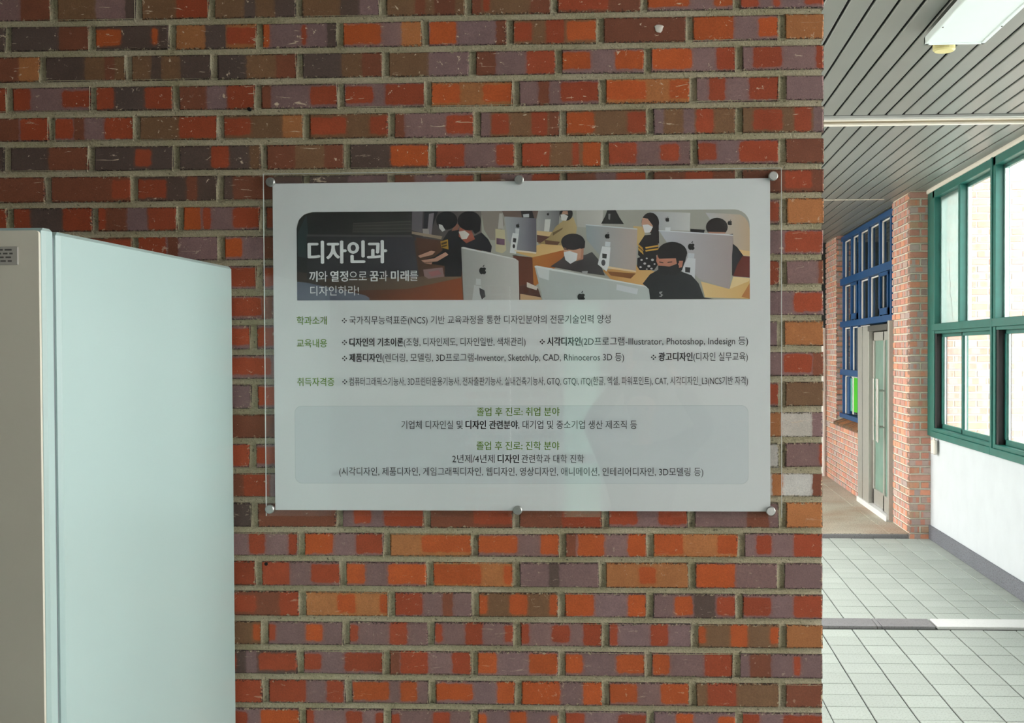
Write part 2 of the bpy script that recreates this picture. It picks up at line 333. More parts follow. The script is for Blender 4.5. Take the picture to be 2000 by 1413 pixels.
# rows measured on the wall: brick joints (mm) and colour patterns, top course first
ZL=  [[2.486, 2.482, 2.484], [2.417, 2.413, 2.415], [2.347, 2.345, 2.348], [2.278, 2.277, 2.28], [2.211, 2.207, 2.209], [2.142, 2.138, 2.14], [2.07, 2.0701, 2.076], [2.0023, 2.0022, 2.006], [1.9345, 1.9343, 1.938], [1.8668, 1.8663, 1.87], [1.7991, 1.7984, 1.803], [1.7314, 1.7305, 1.734], [1.6636, 1.6626, 1.667], [1.5959, 1.5947, 1.599], [1.5282, 1.5267, 1.53], [1.4605, 1.4588, 1.463], [1.3927, 1.3909, 1.397], [1.325, 1.323, 1.327], [1.258, 1.258, 1.26], [1.189, 1.189, 1.189], [1.118, 1.121, 1.121], [1.051, 1.055, 1.055], [0.985, 0.987, 0.988], [0.917, 0.921, 0.922]]
ROWS=[
('-1306 -1105 -907 -737 -536 -344 -150 44 246 451 644','RRPPPrrr BBBBPPPD BBBBRRRR BBBDBBDD BBBBDDPP BBBrBrrB rRBBBBrr RRRRRrrr OOOOPPOO RRPRPPRR'),
('-1413 -1213 -1016 -829 -627 -442 -248 -56 147 347 551 644','DDDDDDDD DDDDDrrr OOODDDOD TTTDDRRR OPPPRPPD OOOOPPTT OOOPPPPr RRBRROOO rrrrrrrr OOOOPPOO TTTTTTTT'),
('-1335 -1133 -932 -733 -535 -338 -141 54 253 456 644','DDDDrrTT DDDDBBrB BBDBBDDD DDDBBBrr DDDDBBrr BBBBPPPP rrPPPRRR OOOPPOOO OOOOPPRR PRRRPPPR'),
('-1409 -1212 -1015 -822 -632 -441 -242 -43 152 354 552 644','RRRRRRRR RRPPPRRR RRDDDRRR rrrPPRRR rPPPPRRR RRRPRRRR OOOTTOOO PPrPRRRR OOOOTTOO PRRPPRRR PPPPPPPP'),
('-1313 -1114 -914 -719 -521 -326 -131 63 258 456 644','PPPrrRRR RRrPPRRR BBBBRRRR RRRBBBTT RRRRBBRR rPPPPRRR PRRBBRRr OOOBBBRR PBBPRRBB BRRRBRRP'),
('-1417 -1219 -1021 -822 -620 -428 -233 -39 157 356 552 644','DDDDDDDD DDDDrrrr DDDDRRDD DDDRRDDB rrrBBBrr DDDDOOOO RRRPPPRR RRRBBROO RRRPPRRP RRPPRRRR rrrrrrrr'),
('-1321 -1124 -921 -721 -522 -327 -131 63 257 456 644','rrrrrrrr rrrrrrRR RRRDDrDD DrrrrDDD DDDDPPPP rrPPPRRR rrPPPRRR rrrPPRRR rrrRRRrr rrrrRRRr'),
('-1413 -1214 -1014 -815 -623 -429 -233 -39 156 356 554 644','RRRRRRRR RRDDDRRR RrrPPRRR OORPPRRR RRPPPRRR RRPPRRRR RRRRPPRR PPRRRPPR RRPPRRRR RRRPPRRR TTTTTTTT'),
('-1320 -1120 -921 -720 -521 -328 -132 63 258 456 643','rrrRRRRR rrrRRRRR RRRrPPPP OOPPrrPR RRPPRRRR PPRRRPPP RRRPPPRR OOOPPRRR RRPPPRRR PPPPRRRR'),
('-1415 -1217 -1019 -822 -632 -434 -237 -39 157 354 553 643','RRRPPPRR RRRRRRRR RRPPPRRR PPRRPRRR RRRPPPRR PPRRRPPP RRPPRRRR OOOPPORR RRPPPRRR RRPPPRRR PPPPPPPr'),
('-1322 -1121 -923 -723 -527 -329 -135 62 258 455 643','RRRPPRRR PPPRRRRR RRPPPRRR RRRRrPPP RRRPPPRR PPRRRPPP RRPPRRRR OOOPPORR RRPPPRRR RPPPPRRR'),
('-1417 -1219 -1021 -829 -647 -437 -239 -41 157 354 549 643','RRRPPPRR RRRRRRRR RRPPPRRR PPRRPRRR RRRPPPRR PPRRRPPP RRPPRRRR OOOPPORR RRPPPRRR RRPPPPPP TTTTTTTT'),
('-1324 -1123 -924 -725 -530 -332 -136 60 257 455 643','RRRPPRRR PPPRRRRR RRPPPRRR RRRRRPPr RRRPPPRR PPRRRPPP RRPPRRRR OOOPPORR RRPPPRRR PPPPRRRr'),
('-1419 -1221 -1022 -830 -646 -438 -240 -42 156 354 551 643','RRRPPPRR RRRRRRRR RRPPPRRR PPRRPRPP RRRPPPRR PPRRRPPP RRPPRRRR OOOPPORR RRPPPRRR RRPPPRRR BBBBBBBB'),
('-1326 -1125 -926 -726 -533 -333 -136 60 257 455 641','RRRPPRRR PPPRRRRR RRPPPRRR rrrrrrrr RRRPPPRR PPRRRPPP RRPPRRRR OOOPPORR RRPPPRRR TTTTWWWP'),
('-1421 -1222 -1024 -832 -651 -439 -241 -44 156 353 551 641','RRRPPPRR RRRRRRRR RRPPPRRR PPRRPRRR RRRPPPRR PPRRRPPP RRPPRRRR OOOPPORR RRPPPRRR PPPPPWWW PPPPPPPR'),
('-1328 -1126 -927 -727 -537 -334 -137 59 257 455 641','RRRPPRRR PPPRRRRR RRPPPRRR rrRRRPPD RRRPPPRR PPRRRPPP RRPPRRRR OOOPPORR RRPPPRRR WWWTWWWr'),
('-1423 -1224 -1040 -845 -648 -452 -250 -47 155 348 552 641','RRRPPPRR RRRRRRRR RRPPPRRR RRRRDDDD rrrrrrrr PRRPRRRR rrrrRRRR rrrrRRRR RRRPPRRR PPPPPrrP TTTTTTTT'),
('-1351 -1146 -944 -746 -540 -343 -142 58 255 460 641','RRRPPRRR PPPRRRRR RRPPPRRR PPPRRPPR OOOPPRRR TTTOOOOO OOOOPPOO rOOOPPOO OOOTTTOO PRRPPRRR'),
('-1450 -1248 -1044 -843 -640 -444 -245 -47 148 350 548 641','RRRPPPRR RRRRRRRR RRPPPRRR RRRRRRRR RRRPPRRR OOPPOOOO OOOOOTTO PPPDPPPP TTTOOTTT OOOOPPPP PPPPPPPP'),
('-1346 -1142 -940 -742 -539 -333 -141 55 255 455 641','RRRPPRRR PPPRRRRR RRPPPRRR rRRRrrRR TTTOOTTO RRRPPrPP OBBOOBBO OOOPPPOO PPOODDRR RRRPPRRR'),
('-1439 -1237 -1031 -829 -627 -438 -243 -46 154 355 552 641','RRRPPPRR RRRRRRRR RRPPPRRR BBBBBBBO RPPPOOPP RPPPRRPP RPPRRPPR RPPRRPRR RPPPRRPP OBBOOBBO TTTTTTTT'),
('-1354 -1151 -947 -747 -545 -346 -144 55 251 449 641','RRRPPRRR PPPRRRRR RRPPPRRR RRDPRRRR RRPPRRRR rRRRPPRR OOPPPOOO OOPPPOOO OOPPPRRR PrrPPRPP'),
('-1441 -1239 -1033 -830 -627 -434 -241 -44 154 351 551 641','RRRPPPRR RRRRRRRR RRPPPRRR RRRRRRRR RRRRPPRR OOOOPOOP OOOOPPOO OOOOPPOO OOOPPOOO BRRRBBBB rrrrrrrr'),
('-1356 -1152 -949 -744 -541 -344 -145 55 255 454 641','RRRPPRRR PPPRRRRR RRPPPRRR RRRPOOOO RPPPRRPR RPPPRRPP OPPOOPPO RRPPPRRR PPOOPPOO RRPPRRRR'),
]
def zl(k,x):
    """height of bed joint k (0 = the joint under the top visible course)"""
    if k<0: return 2.483+.068*(-k)
    if k>23: return .918-.068*(k-23)
    a,b,c=ZL[k]
    if x<-.05: return b+(a-b)*min(1,(-.05-x)/1.18)
    return b+(c-b)*min(1,(x+.05)/.69)
XE=.644; XW=-5.0; WT=.20
wall_front=MB().box((XW,.014,0),(XE-.014,WT-.014,3.3)).build('wall_front',M['mortar'])
tag(wall_front,'red and purple brick wall with pale recessed mortar carrying the poster','wall',kind='structure')
rest=BrickSet(); nvis=0
grooves_v=[]; grooves_f=[]
def groove_h(k,x0,x1):
    n=14 if x1-x0>2 else 6
    prof=[(-.0090,.0010),(-.0068,.0075),(0,.0105),(.0060,.0065),(.0090,.0010)]
    st=len(grooves_v)
    for i in range(n+1):
        x=x0+(x1-x0)*i/n; z=zl(k,x); 
        for dz,dy in prof: grooves_v.append((x,dy,z+dz*MT/.0135))
    for i in range(n):
        for j in range(4): grooves_f.append((st+i*5+j,st+i*5+5+j,st+i*5+6+j,st+i*5+1+j))
def groove_v(x,z0,z1):
    prof=[(-.0088,.0008),(-.0070,.0070),(0,.0115),(.0070,.0070),(.0088,.0008)]
    st=len(grooves_v); t=random.uniform(-.0015,.0015)
    for z in (z0,z1):
        t=-t
        for dx,dy in prof: grooves_v.append((x+dx+t,dy-.0003,z))
    for j in range(4): grooves_f.append((st+j,st+1+j,st+6+j,st+5+j))
count=0
for r in range(-10,37):
    if 0<=r<len(ROWS):
        js=[float(v)/1000 for v in ROWS[r][0].split()]; ps=ROWS[r][1].split()
    else:
        js=[XE-(.0925 if r%2 else .19)]; ps=[randpat()]; js.append(XE)
        while js[0]>-1.4: js.insert(0,js[0]-.197); ps.insert(0,randpat())
    known=len(ps)
    while js[0]>XW+.2: js.insert(0,js[0]-.197); ps.insert(0,randpat())
    off=len(ps)-known
    for i,p in enumerate(ps):
        x0=js[i]+(.0075 if i else 0); x1=js[i+1]-(.0075 if i<len(ps)-1 else 0)
        xc=(x0+x1)/2; zt=zl(r-1,xc)-MT/2; zb=zl(r,xc)-MT/2+MT
        if zb<.0: 
            if zt<.02: continue
            zb=max(zb,.002)
        H=zt-zb; dep=.19 if (x1-x0)<.12 and i==len(ps)-1 else .09
        white=1.25 if r<7 else (.8 if r<17 else .45)
        if x0>.3: white*=.8
        vis = 0<=r<len(ROWS) and i>=off and x1>-1.25
        # behind the poster and the cabinet the joined bricks stand in
        hid = (7<=r<=15 and x0>-.60 and x1<.50) or (r>=8 and x1<-.72)
        if vis and not hid:
            b=BrickSet(); b.add(x1-x0,H,dep,p,white); o=link('brick',b.mesh('brick'),wall_front); o.location=(x0,random.uniform(-.0012,.0012),zb); nvis+=1
        else:
            rest.add(x1-x0,H,dep,p,white,xf=lambda q,x0=x0,zb=zb:(q[0]+x0,q[1],q[2]+zb))
        if i<len(ps)-1: groove_v(js[i+1],zb-.002,zt+.002)
    # second leaf at the wall's end
    if (js[-1]-js[-2])>.12 and zl(r,.6)>0:
        zb=zl(r,.6)+MT/2; H=zl(r-1,.6)-MT/2-zb
        rest.add(.19,H,.09,randpat(),.6,xf=lambda q,zb=zb:(XE-.19+q[0],WT-q[1],q[2]+zb))
    if zl(r,0)>.01: groove_h(r,XW,XE-.004)
link('brick_course',rest.mesh('brick_course'),wall_front)['kind']='stuff'
me=bpy.data.meshes.new('mortar_joint'); me.from_pydata(grooves_v,[],grooves_f); me.update()
for p in me.polygons: p.use_smooth=True
o=link('mortar_joint',me,wall_front,M['mortar']); o['kind']='stuff'
print('visible bricks',nvis)

# ---- wall closing the corridor on the right, seen through the windows too: facing the camera
def brick_plane(parent, x0,x1,z0,z1, xf, header_first=False, D=.09, white=.5, indiv=None, start=0):
    """courses between x0..x1 (local along) and z0..z1; xf maps local to world; indiv(x0,x1,zc) -> own object?"""
    rs=BrickSet(); n=0; k=0; z=z0
    while z<z1-.01:
        H=min(BH,z1-z); x=x0; first=True
        while x<x1-.01:
            L=.19
            if first and (k+start)%2: L=.0925
            first=False
            L=min(L,x1-x)
            if x1-(x+L)<.012: L=x1-x
            if L>.02:
                p=randpat(); a=x; zz=z
                if indiv and indiv(x,x+L,z):
                    b=BrickSet(); b.add(L-.004 if L<.19 else L,H,D,p,white,xf=lambda q:xf((q[0]+a,q[1],q[2]+zz)),pal=PAL_LIT)
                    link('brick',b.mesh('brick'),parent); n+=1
                else: rs.add(L-.004 if L<.19 else L,H,D,p,white,xf=lambda q:xf((q[0]+a,q[1],q[2]+zz)),pal=PAL_LIT)
            x+=L+.0125
        z+=.068; k+=1
    if rs.v: link('brick_course',rs.mesh('brick_course'),parent)['kind']='stuff'
    return n
wall_back=MB().box((2.648,8.258,0),(4.6,9.02,3.3)).build('wall_back',M['mortar_lit'])
tag(wall_back,'pale jointed brick wall facing down the corridor beside the green windows','wall',kind='structure')
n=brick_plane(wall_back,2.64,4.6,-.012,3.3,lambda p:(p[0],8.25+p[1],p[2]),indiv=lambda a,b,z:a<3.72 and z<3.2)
print('back bricks',n)
wall_passage=MB().box((2.652,8.262,.0),(2.9,9.02,3.25)).box((2.652,10.72,0),(2.9,12.46,.84)).box((2.652,12.48,0),(2.9,13.4,3.25)).build('wall_passage',M['mortar_lit'])
tag(wall_passage,'red brick corridor side wall with pier before and after the blue window','wall',kind='structure')
sx=lambda y0:(lambda p:(2.64+p[1],y0+p[0],p[2]))
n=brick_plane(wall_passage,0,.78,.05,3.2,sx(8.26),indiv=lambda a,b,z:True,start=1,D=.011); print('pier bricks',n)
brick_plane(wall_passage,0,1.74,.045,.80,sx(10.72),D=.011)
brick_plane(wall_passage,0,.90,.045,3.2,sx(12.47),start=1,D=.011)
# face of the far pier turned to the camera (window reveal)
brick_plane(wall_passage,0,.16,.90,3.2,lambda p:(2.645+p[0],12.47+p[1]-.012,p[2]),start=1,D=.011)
# sloping soldier course sill under the blue window
ss=BrickSet(); y=10.74
while y<12.44:
    ss.add(.05,.16,.05,'TTTTTTTT' if random.random()<.6 else 'BBBBBBBB',.3,xf=lambda q,y=y:(2.60+q[2]*.95,y+q[0],.80+q[2]*.30+ (.05-q[1])*.6)); y+=.066
link('sill_brick',ss.mesh('sill_brick'),wall_passage)['kind']='stuff'

# ------------------------------------------------------------------ floors
def tonemesh(o,v):
    a=o.data.attributes.new('tone','FLOAT','POINT'); a.data.foreach_set('value',[v]*len(o.data.vertices))
floor=MB().box((-5,-11,-.30),(2.83,8.28,-.006)).build('floor',M['groutd'])
tag(floor,'floor of square pale grey stone tiles in the corridor','floor',kind='structure')
tone_meshes=[]
for k in range(14):
    mb=MB(); mb.box((.0035,.0035,-.02),(.1965,.1965,0),.0018); me=mb.mesh('tile'); me.materials.append(M['tile'])
    a=me.attributes.new('tone','FLOAT','POINT'); a.data.foreach_set('value',[random.random()]*len(me.vertices)); tone_meshes.append(me)
tr_=MB(); tones=[]; nt_=0
def tile(x,y,vis,sx=1,sy=1):
    global nt_
    if vis:
        o=link('tile',random.choice(tone_meshes),floor); o.location=(x,y,random.uniform(-.0012,.0008)); o.scale=(sx,sy,1); nt_+=1
    else:
        n=len(tr_.v); tr_.box((x+.0025,y+.0025,-.02),(x+.2*sx-.0025,y+.2*sy-.0025,random.uniform(-.001,.001)),0); tones.extend([random.random()]*(len(tr_.v)-n))
X0=2.71
for i in range(-34,1):
    x=X0+.2*i
    sx_=1 if x+.2<=2.835 else (2.83-x)/.2
    for j in range(-62,0):
        y=4.695+.2*j
        tile(x,y, 2.6<=y and x>.95+.0*(y) , sx_)
    for j in range(0,17):
        y=4.955+.2*j; sy=1 if y+.2<8.26 else (8.255-y)/.2
        if sy<.05: continue
        tile(x,y, x>1.25 , sx_, sy)
print('tiles',nt_)
o=tr_.build('tile_field',M['tile'],floor,kind='stuff'); a=o.data.attributes.new('tone','FLOAT','POINT'); a.data.foreach_set('value',tones[:len(o.data.vertices)])
# stone strip across the floor
def strip(x0,x1,m,t=.3):
    o=MB().box((x0,4.735,-.02),(x1,4.95,.012),.003).build('stone_strip',m,floor); tonemesh(o,t); return o
strip(-2.0,.9,M['stonestrip']); strip(.904,1.672,M['stonestrip'],.1); strip(1.676,1.70,M['stonestrip'],.0); strip(1.704,2.03,M['stonestrip'],.2)
tag(strip(2.045,2.83,M['marble'],0),'white marble strip piece')
# raised granite platform beyond
plat=MB().box((-3,8.30,-.2),(2.66,16,.030)).build('floor',M['groutd'],None,label='raised speckled granite floor beyond the brick pier',cat='floor',kind='structure')
for (x0,x1,y0,y1) in ((-2,2.462,8.30,13.4),(2.466,2.655,8.30,13.4)):
    o=MB().box((x0,y0,.0),(x1,y1,.04),.004).build('granite_slab',M['platform'],plat); tonemesh(o,random.random()*.5)
o=MB().box((-2,8.285,-.05),(2.642,8.299,.036),.003).build('step_edge',M['stonestrip'],plat); tonemesh(o,.5)

# ------------------------------------------------------------------ ceiling: slats
ZC=3.18
ceil=MB().box((-5.1,-6.7,ZC+.016),(2.83,4.76,ZC+.20)).box((-1.4,.2,ZC+.05),(.2,13.5,ZC+.20)).box((.2,4.76,ZC+.016),(2.95,13.5,ZC+.20)).build('ceiling',M['gap'],None,kind='structure',label='ceiling of long grey metal slats with dark gaps',cat='ceiling')  # second box is an unseen overhang added to cut sky light
MB().box((-1.4,.2,ZC+.03),(.24,13.4,ZC+.05)).build('added_soffit',M['beamgrey'],ceil)  # underside of the added overhang over the court
def slatmesh(L):
    me=MB(); h=.0458
    me.box((-h,0,0),(h,L,.012),.003); return me.mesh('slat')
sl_near=slatmesh(4.72+6.6); sl_far=slatmesh(13.4-4.99); ns=0
for me in (sl_near,sl_far): me.materials.append(M['slat'])
X=1.405-.0525
k=-62
while True:
    x=X+.105*k; k+=1
    if x+.0485>2.79: break
    if x<-5.0: continue
    o=link('slat',sl_near,ceil); o.location=(x,-6.6,ZC+random.uniform(-.0006,.0006)); ns+=1
    if x>.25:
        o=link('slat',sl_far,ceil); o.location=(x+.022,4.99,ZC+random.uniform(-.0006,.0006)); ns+=1
xl=X+.105*(k-1)-.0485+.003
MB().box((xl,-6.6,ZC),(2.792,4.72,ZC+.012),.002).build('slat',M['slat'],ceil)
print('slats',ns)
beam=empty('trim_1',(1.5,4.86,ZC)); tag(beam,'painted metal joint strip crossing the slatted ceiling','trim',kind='structure')
def bp(name,a,b,m,bev=.002):
    o=MB().box(a,b,bev).build(name,m,beam); o.matrix_parent_inverse=Matrix.Translation((-1.5,-4.86,-ZC)); return o
bp('shadow_gap',(-.2,4.715,ZC+.002),(2.80,4.745,ZC+.016),M['gap'],0)
bp('grey_strip',(-.2,4.742,ZC-.014),(2.80,4.80,ZC+.016),M['beamgrey'])
bp('olive_strip',(-.2,4.80,ZC-.006),(2.80,4.95,ZC+.014),M['beamolive'])
bp('edge_lip',(-.2,4.785,ZC-.022),(2.80,4.80,ZC-.005),M['trimwhite'])
bp('edge_lip',(-.2,4.95,ZC-.018),(2.80,4.985,ZC+.014),M['trimwhite'])
# thin white joint bead further down the corridor
MB().box((.3,8.80,ZC-.006),(2.52,8.83,ZC+.004),.001).build('trim_2',M['trimwhite'],None,kind='structure',label='thin white joint bead across the far slatted ceiling',cat='trim')

# ------------------------------------------------------------------ right wall with green windows
wall_right=empty('wall_right',(2.83,0,0)); tag(wall_right,'white plastered wall below the green windows','wall',kind='structure')
def wp(name,a,b,m,bev=0,parent=wall_right,**k):
    o=MB().box(a,b,bev).build(name,m,parent,**k); o.matrix_parent_inverse=Matrix.Translation((-2.83,0,0)); return o
wp('plaster_panel',(2.83,-6.6,0),(2.98,8.25,.95),M['plaster'])
wp('plaster_panel',(2.84,-6.6,3.16),(2.98,8.25,3.40),M['plaster'])
bb=MB().box((2.812,-6.6,0),(2.83,8.25,.13),.004).build('baseboard_right',M['base_granite'],None,kind='structure',label='dark grey granite skirting along the white wall',cat='baseboard'); tonemesh(bb,.2)
MB().box((2.788,-6.6,3.148),(2.84,8.25,3.21),.004).build('trim_3',M['trimwhite'],None,kind='structure',label='cream painted edge strip between windows and ceiling',cat='trim')

def window_unit(idx,y1,y0,kind):
    """green steel window, far jamb at y1, near jamb at y0 (y1>y0)"""
    W=empty('window_%d'%idx,(2.83,(y0+y1)/2,.95)); T=Matrix.Translation((-2.83,-(y0+y1)/2,-.95))
    lab='green steel window '+('beside the brick pier, two clouded panes over a sliding sash' if idx==1 else 'with dusty upper panes, unit %s from the brick pier'%{2:'second',3:'third',4:'fourth',5:'fifth',6:'sixth',7:'seventh',8:'eighth'}[idx])
    tag(W,lab,'window',kind='structure')
    def part(name,a,b,m,bev=.003,par=None,**k):
        o=MB().box(a,b,bev).build(name,m,par or W,**k)
        if par is None: o.matrix_parent_inverse=T
        return o
    x0,x1=2.795,2.90; tl=M['teal']
    ym=(y0+y1)/2+.02
    part('head_rail',(x0,y0,3.085),(x1,y1,3.15),tl)
    part('jamb',(x0,y1-.06,.95),(x1,y1,3.15),tl); part('jamb',(x0,y0,.95),(x1,y0+.035,3.15),tl)
    part('transom',(x0-.008,y0,1.90),(x1,y1,1.962),tl)
    part('transom_ledge',(x0+.006,y0+.035,1.875),(x1,y1-.06,1.90),tl)
    part('mullion',(x0+.004,ym-.03,1.962),(x1-.005,ym+.03,3.085),tl)
    part('sill_rail',(x0-.012,y0,.95),(x1,y1,1.005),tl); part('sill_ledge',(x0,y0+.035,1.005),(x1-.01,y1-.06,1.035),tl)
    # upper panes with pale inner beads
    for a,b,gm in ((ym+.03,y1-.06,'glass_board' if idx==1 else 'glass_white'),(y0+.035,ym-.03,'glass_white')):
        part('pane',(2.852,a,1.962),(2.856,b,3.085),M[gm],0)
        part('glazing_bead',(2.857,b-.03,1.962),(2.885,b,3.085),M['alu'],.002)
        part('glazing_bead',(2.857,a,3.055),(2.885,b,3.085),tl,.002)
    # lower sliding sashes
    part('track_shade',(x0+.01,y1-.115,1.035),(x1,y1-.06,1.875),M['gap_shade'],.001)  # near-black box stands in for the shaded gap beside the sash
    for k,(a,b,x,gm) in enumerate(((ym-.01,y1-.115,2.862,'glass_dirty'),(y0+.035,ym+.03,2.842,'glass'))):
        s=MB().box((x-.014,a,1.035),(x+.014,b,1.075),.002).box((x-.014,a,1.845),(x+.014,b,1.875),.002)
        s.box((x-.014,a,1.035),(x+.014,a+.035,1.875),.002).box((x-.014,b-.035,1.035),(x+.014,b,1.875),.002)
        so=s.build('sash',tl,W); so.matrix_parent_inverse=T
        part('pane',(x-.002,a+.03,1.07),(x+.002,b-.03,1.85),M[gm],0,par=so)
        part('glazing_bead',(x+.003,b-.06,1.07),(x+.012,b-.035,1.85),M['alu'],0,par=so)
    return W
ys=[8.045]+[6.195-1.85*i for i in range(8)]
window_unit(1,8.045,6.235,0)
for i in range(1,6): window_unit(i+1,ys[i]-.0,ys[i]-1.81,0)
wp('plaster_panel',(2.84,-6.6,.95),(2.98,ys[6]+.02,3.16),M['plaster'])  # unseen solid stretch replacing windows, added to dim the brick wall's left
# posts between units
pm=MB()
for i in range(1,7): pm.box((2.785,ys[i]-.0,.95),(2.90,ys[i]+.04,3.15),.003)
o=pm.build('window_post',M['teal'],wall_right); o.matrix_parent_inverse=Matrix.Translation((-2.83,0,0)); o['kind']='stuff'
wp('reveal_strip',(2.80,8.045,.95),(2.90,8.25,3.16),M['teal'],.003)
# long crack on the milky pane
cv=[]; 
pts=[(7.69,2.52),(7.665,2.43),(7.68,2.36),(7.63,2.30),(7.66,2.22),(7.60,2.16),(7.57,2.02),(7.53,1.99)]
cm=MB()
for (a,b),(c,d) in zip(pts[:-1],pts[1:]): cm.box((2.8495,min(a,c)-.003,min(b,d)),(2.8515,max(a,c)-.006+.006,max(b,d)),0) if False else cm.quad((2.8512,a-.004,b),(2.8512,a+.004,b),(2.8512,c+.004,d),(2.8512,c-.004,d))
o=cm.build('pane_crack',M['steel_dark'],wall_right); o.matrix_parent_inverse=Matrix.Translation((-2.83,0,0))
# small grey-white box hanging at the window corner
o=MB().box((2.778,7.92,.80),(2.812,8.03,.93),.01).box((2.79,7.955,.93),(2.80,7.995,.975),.003).build('cable_box',M['trimwhite'],None,label='small pale plastic box under the corner of the green window by the pier',cat='box')

# ground and light outside
MB().box((2.98,-8,-.2),(9,8.25,-.02)).build('yard_floor',simple('yard_concrete',(190,190,186),.9,var=.1,scale=1.5),None,kind='structure',label='pale concrete ground outside the green windows',cat='ground')
MB().box((-9,.3,-.2),(-5,16,-.05)).box((-5,8.3,-.2),(-3,16,-.05)).build('yard_floor',simple('court_concrete',(196,196,190),.9,var=.1,scale=1.5),None,kind='structure',label='pale concrete ground of the open court left of the corridor',cat='ground')

# ------------------------------------------------------------------ blue window over the door
bwin=empty('window_9',(2.72,10.9,.85)); tag(bwin,'tall blue framed window with narrow panes around the glass door','window',kind='structure')
Tb=Matrix.Translation((-2.72,-10.9,-.85))
def bw(name,a,b,m,bev=.002,**k):
    o=MB().box(a,b,bev).build(name,m,bwin,**k); o.matrix_parent_inverse=Tb; return o
Bx0,Bx1=2.70,2.80; bl=M['blue']
bw('head_rail',(Bx0,9.02,3.10),(Bx1,12.45,3.16),bl)
bw('transom',(Bx0-.015,9.02,2.545),(Bx1,12.45,2.63),bl); bw('transom',(Bx0-.015,9.02,2.02),(Bx1,12.45,2.09),bl)
bw('transom',(Bx0-.015,10.6,1.42),(Bx1,12.45,1.49),bl); bw('sill_rail',(Bx0-.02,10.6,.885),(Bx1,12.45,.94),bl)
GX=2.735
def row(z0,z1,mull,sashes=(),mat='glass_blue'):
    """mull: far-to-near list of mullion far edges"""
    for y in mull: bw('mullion',(Bx0,y-.06,z0),(Bx1,y,z1),bl)
    for i,y in enumerate(mull):
        b=y-.06; a=mull[i+1] if i+1<len(mull) else y-.62
        if a<9.03: a=9.03
        if z1<2.05 and a<10.62: a=10.62
        if b-a<.05: continue
        bw('pane',(GX,a,z0),(GX+.004,b,z1),M[mat],0)
        bw('glazing_bead',(GX-.008,b-.035,z0),(GX,b,z1-.01),M['pipewhite'],0); bw('glazing_bead',(GX-.008,a,z1-.022),(GX,b,z1-.008),M['pipewhite'],0)
row(2.63,3.10,[12.36,11.754,11.228,10.635,10.02,9.44])
row(2.09,2.545,[12.36,11.754,11.228,10.635,10.02,9.44])
row(1.49,2.02,[12.36,11.80,11.28])
row(.94,1.42,[12.36,11.28])
for a,b in ((11.30,11.72),(9.50,9.98)):   # tilted open sashes in the second row
    s=MB().box((2.690,a,2.10),(2.715,b,2.17),.002).box((2.690,b-.05,2.1),(2.715,b,2.53),.002).box((2.690,a,2.505),(2.715,b,2.54),.002).box((2.690,a,2.1),(2.715,a+.04,2.53),.002)
    o=s.build('sash',bl,bwin); o.matrix_parent_inverse=Tb
bw('sash',(2.700,11.84,.95),(2.73,12.0,1.41),bl)
bw('panel',(2.715,11.74,.99),(2.722,11.84,1.39),M['tealpanel'],0,label='pale teal panel')
bw('panel',(2.715,11.02,.99),(2.722,11.60,1.40),M['green'],0,label='bright green panel')
bw('glazing_bead',(2.708,11.60,.96),(2.718,11.66,1.41),M['pipewhite'],0)
# dim room behind the blue window
MB().box((4.4,9.1,.04),(4.5,13.4,3.2)).box((2.95,13.3,.04),(4.5,13.4,3.2)).box((2.9,9.03,3.2),(4.5,13.4,3.3)).box((2.9,9.03,-.05),(4.5,13.4,.04)).build('inner_room',M['mid_in'],None,kind='structure',label='dim room behind the glass door',cat='room')
# ------------------------------------------------------------------ glass door
door=empty('door_1',(2.62,9.8,.04)); tag(door,'glass double door in brushed steel frame with long pull handles','door',kind='structure')
Td=Matrix.Translation((-2.62,-9.8,-.04))
def dp(name,a,b,m,bev=.003,**k):
    o=MB().box(a,b,bev).build(name,m,door,**k); o.matrix_parent_inverse=Td; return o
dp('door_post',(2.60,10.05,.06),(2.72,10.69,1.99),M['steel'])
dp('post_groove',(2.596,10.385,.06),(2.60,10.405,1.99),M['chrome'],0)
dp('door_post',(2.60,8.99,.06),(2.70,9.06,2.02),M['steel'])
dp('head_box',(2.59,9.06,1.93),(2.74,10.05,1.99),M['steel_dark'])
dp('threshold',(2.585,9.05,.035),(2.72,10.69,.095),M['marble']); tonemesh(door.children[-1],0)
def leaf(a,b,x):
    s=MB().box((x,a,.10),(x+.04,b,.26),.003).box((x,a,1.83),(x+.04,b,1.92),.003).box((x,a,.10),(x+.04,a+.06,1.92),.003).box((x,b-.05,.10),(x+.04,b,1.92),.003)
    L=s.build('door_leaf',M['steel'],door); L.matrix_parent_inverse=Td
    g=MB().box((x+.018,a+.05,.25),(x+.022,b-.04,1.84)).build('glass_pane',M['door_glass'],L)
    return L
l1=leaf(9.40,10.04,2.645); l2=leaf(9.07,9.39,2.625)
def handle(y,x,par):
    h=MB().cyl((x-.06,y,0),.014,2,.80,1.44,12).cyl((0,y,.95),.008,0,x-.06,x,8).cyl((0,y,1.32),.008,0,x-.06,x,8)
    h.build('pull_handle',M['chrome'],par)
handle(9.50,2.645,l1); handle(9.66,2.645,l1); handle(9.33,2.625,l2)
# end of the corridor
MB().box((-3,13.4,0),(3.0,13.5,3.4)).build('wall_end',M['mid_in'],None,kind='structure',label='dim end wall of the corridor',cat='wall')
MB().box((2.0,13.36,2.03),(2.66,13.40,3.18)).build('window_10',M['dark_in'],None,kind='structure',label='dark transom window at the end of the corridor',cat='window')
MB().cyl((2.60,13.30,0),.035,2,.04,2.03,14).build('downpipe',M['pipewhite'],None,label='thin white downpipe at the far corner of the corridor',cat='pipe')

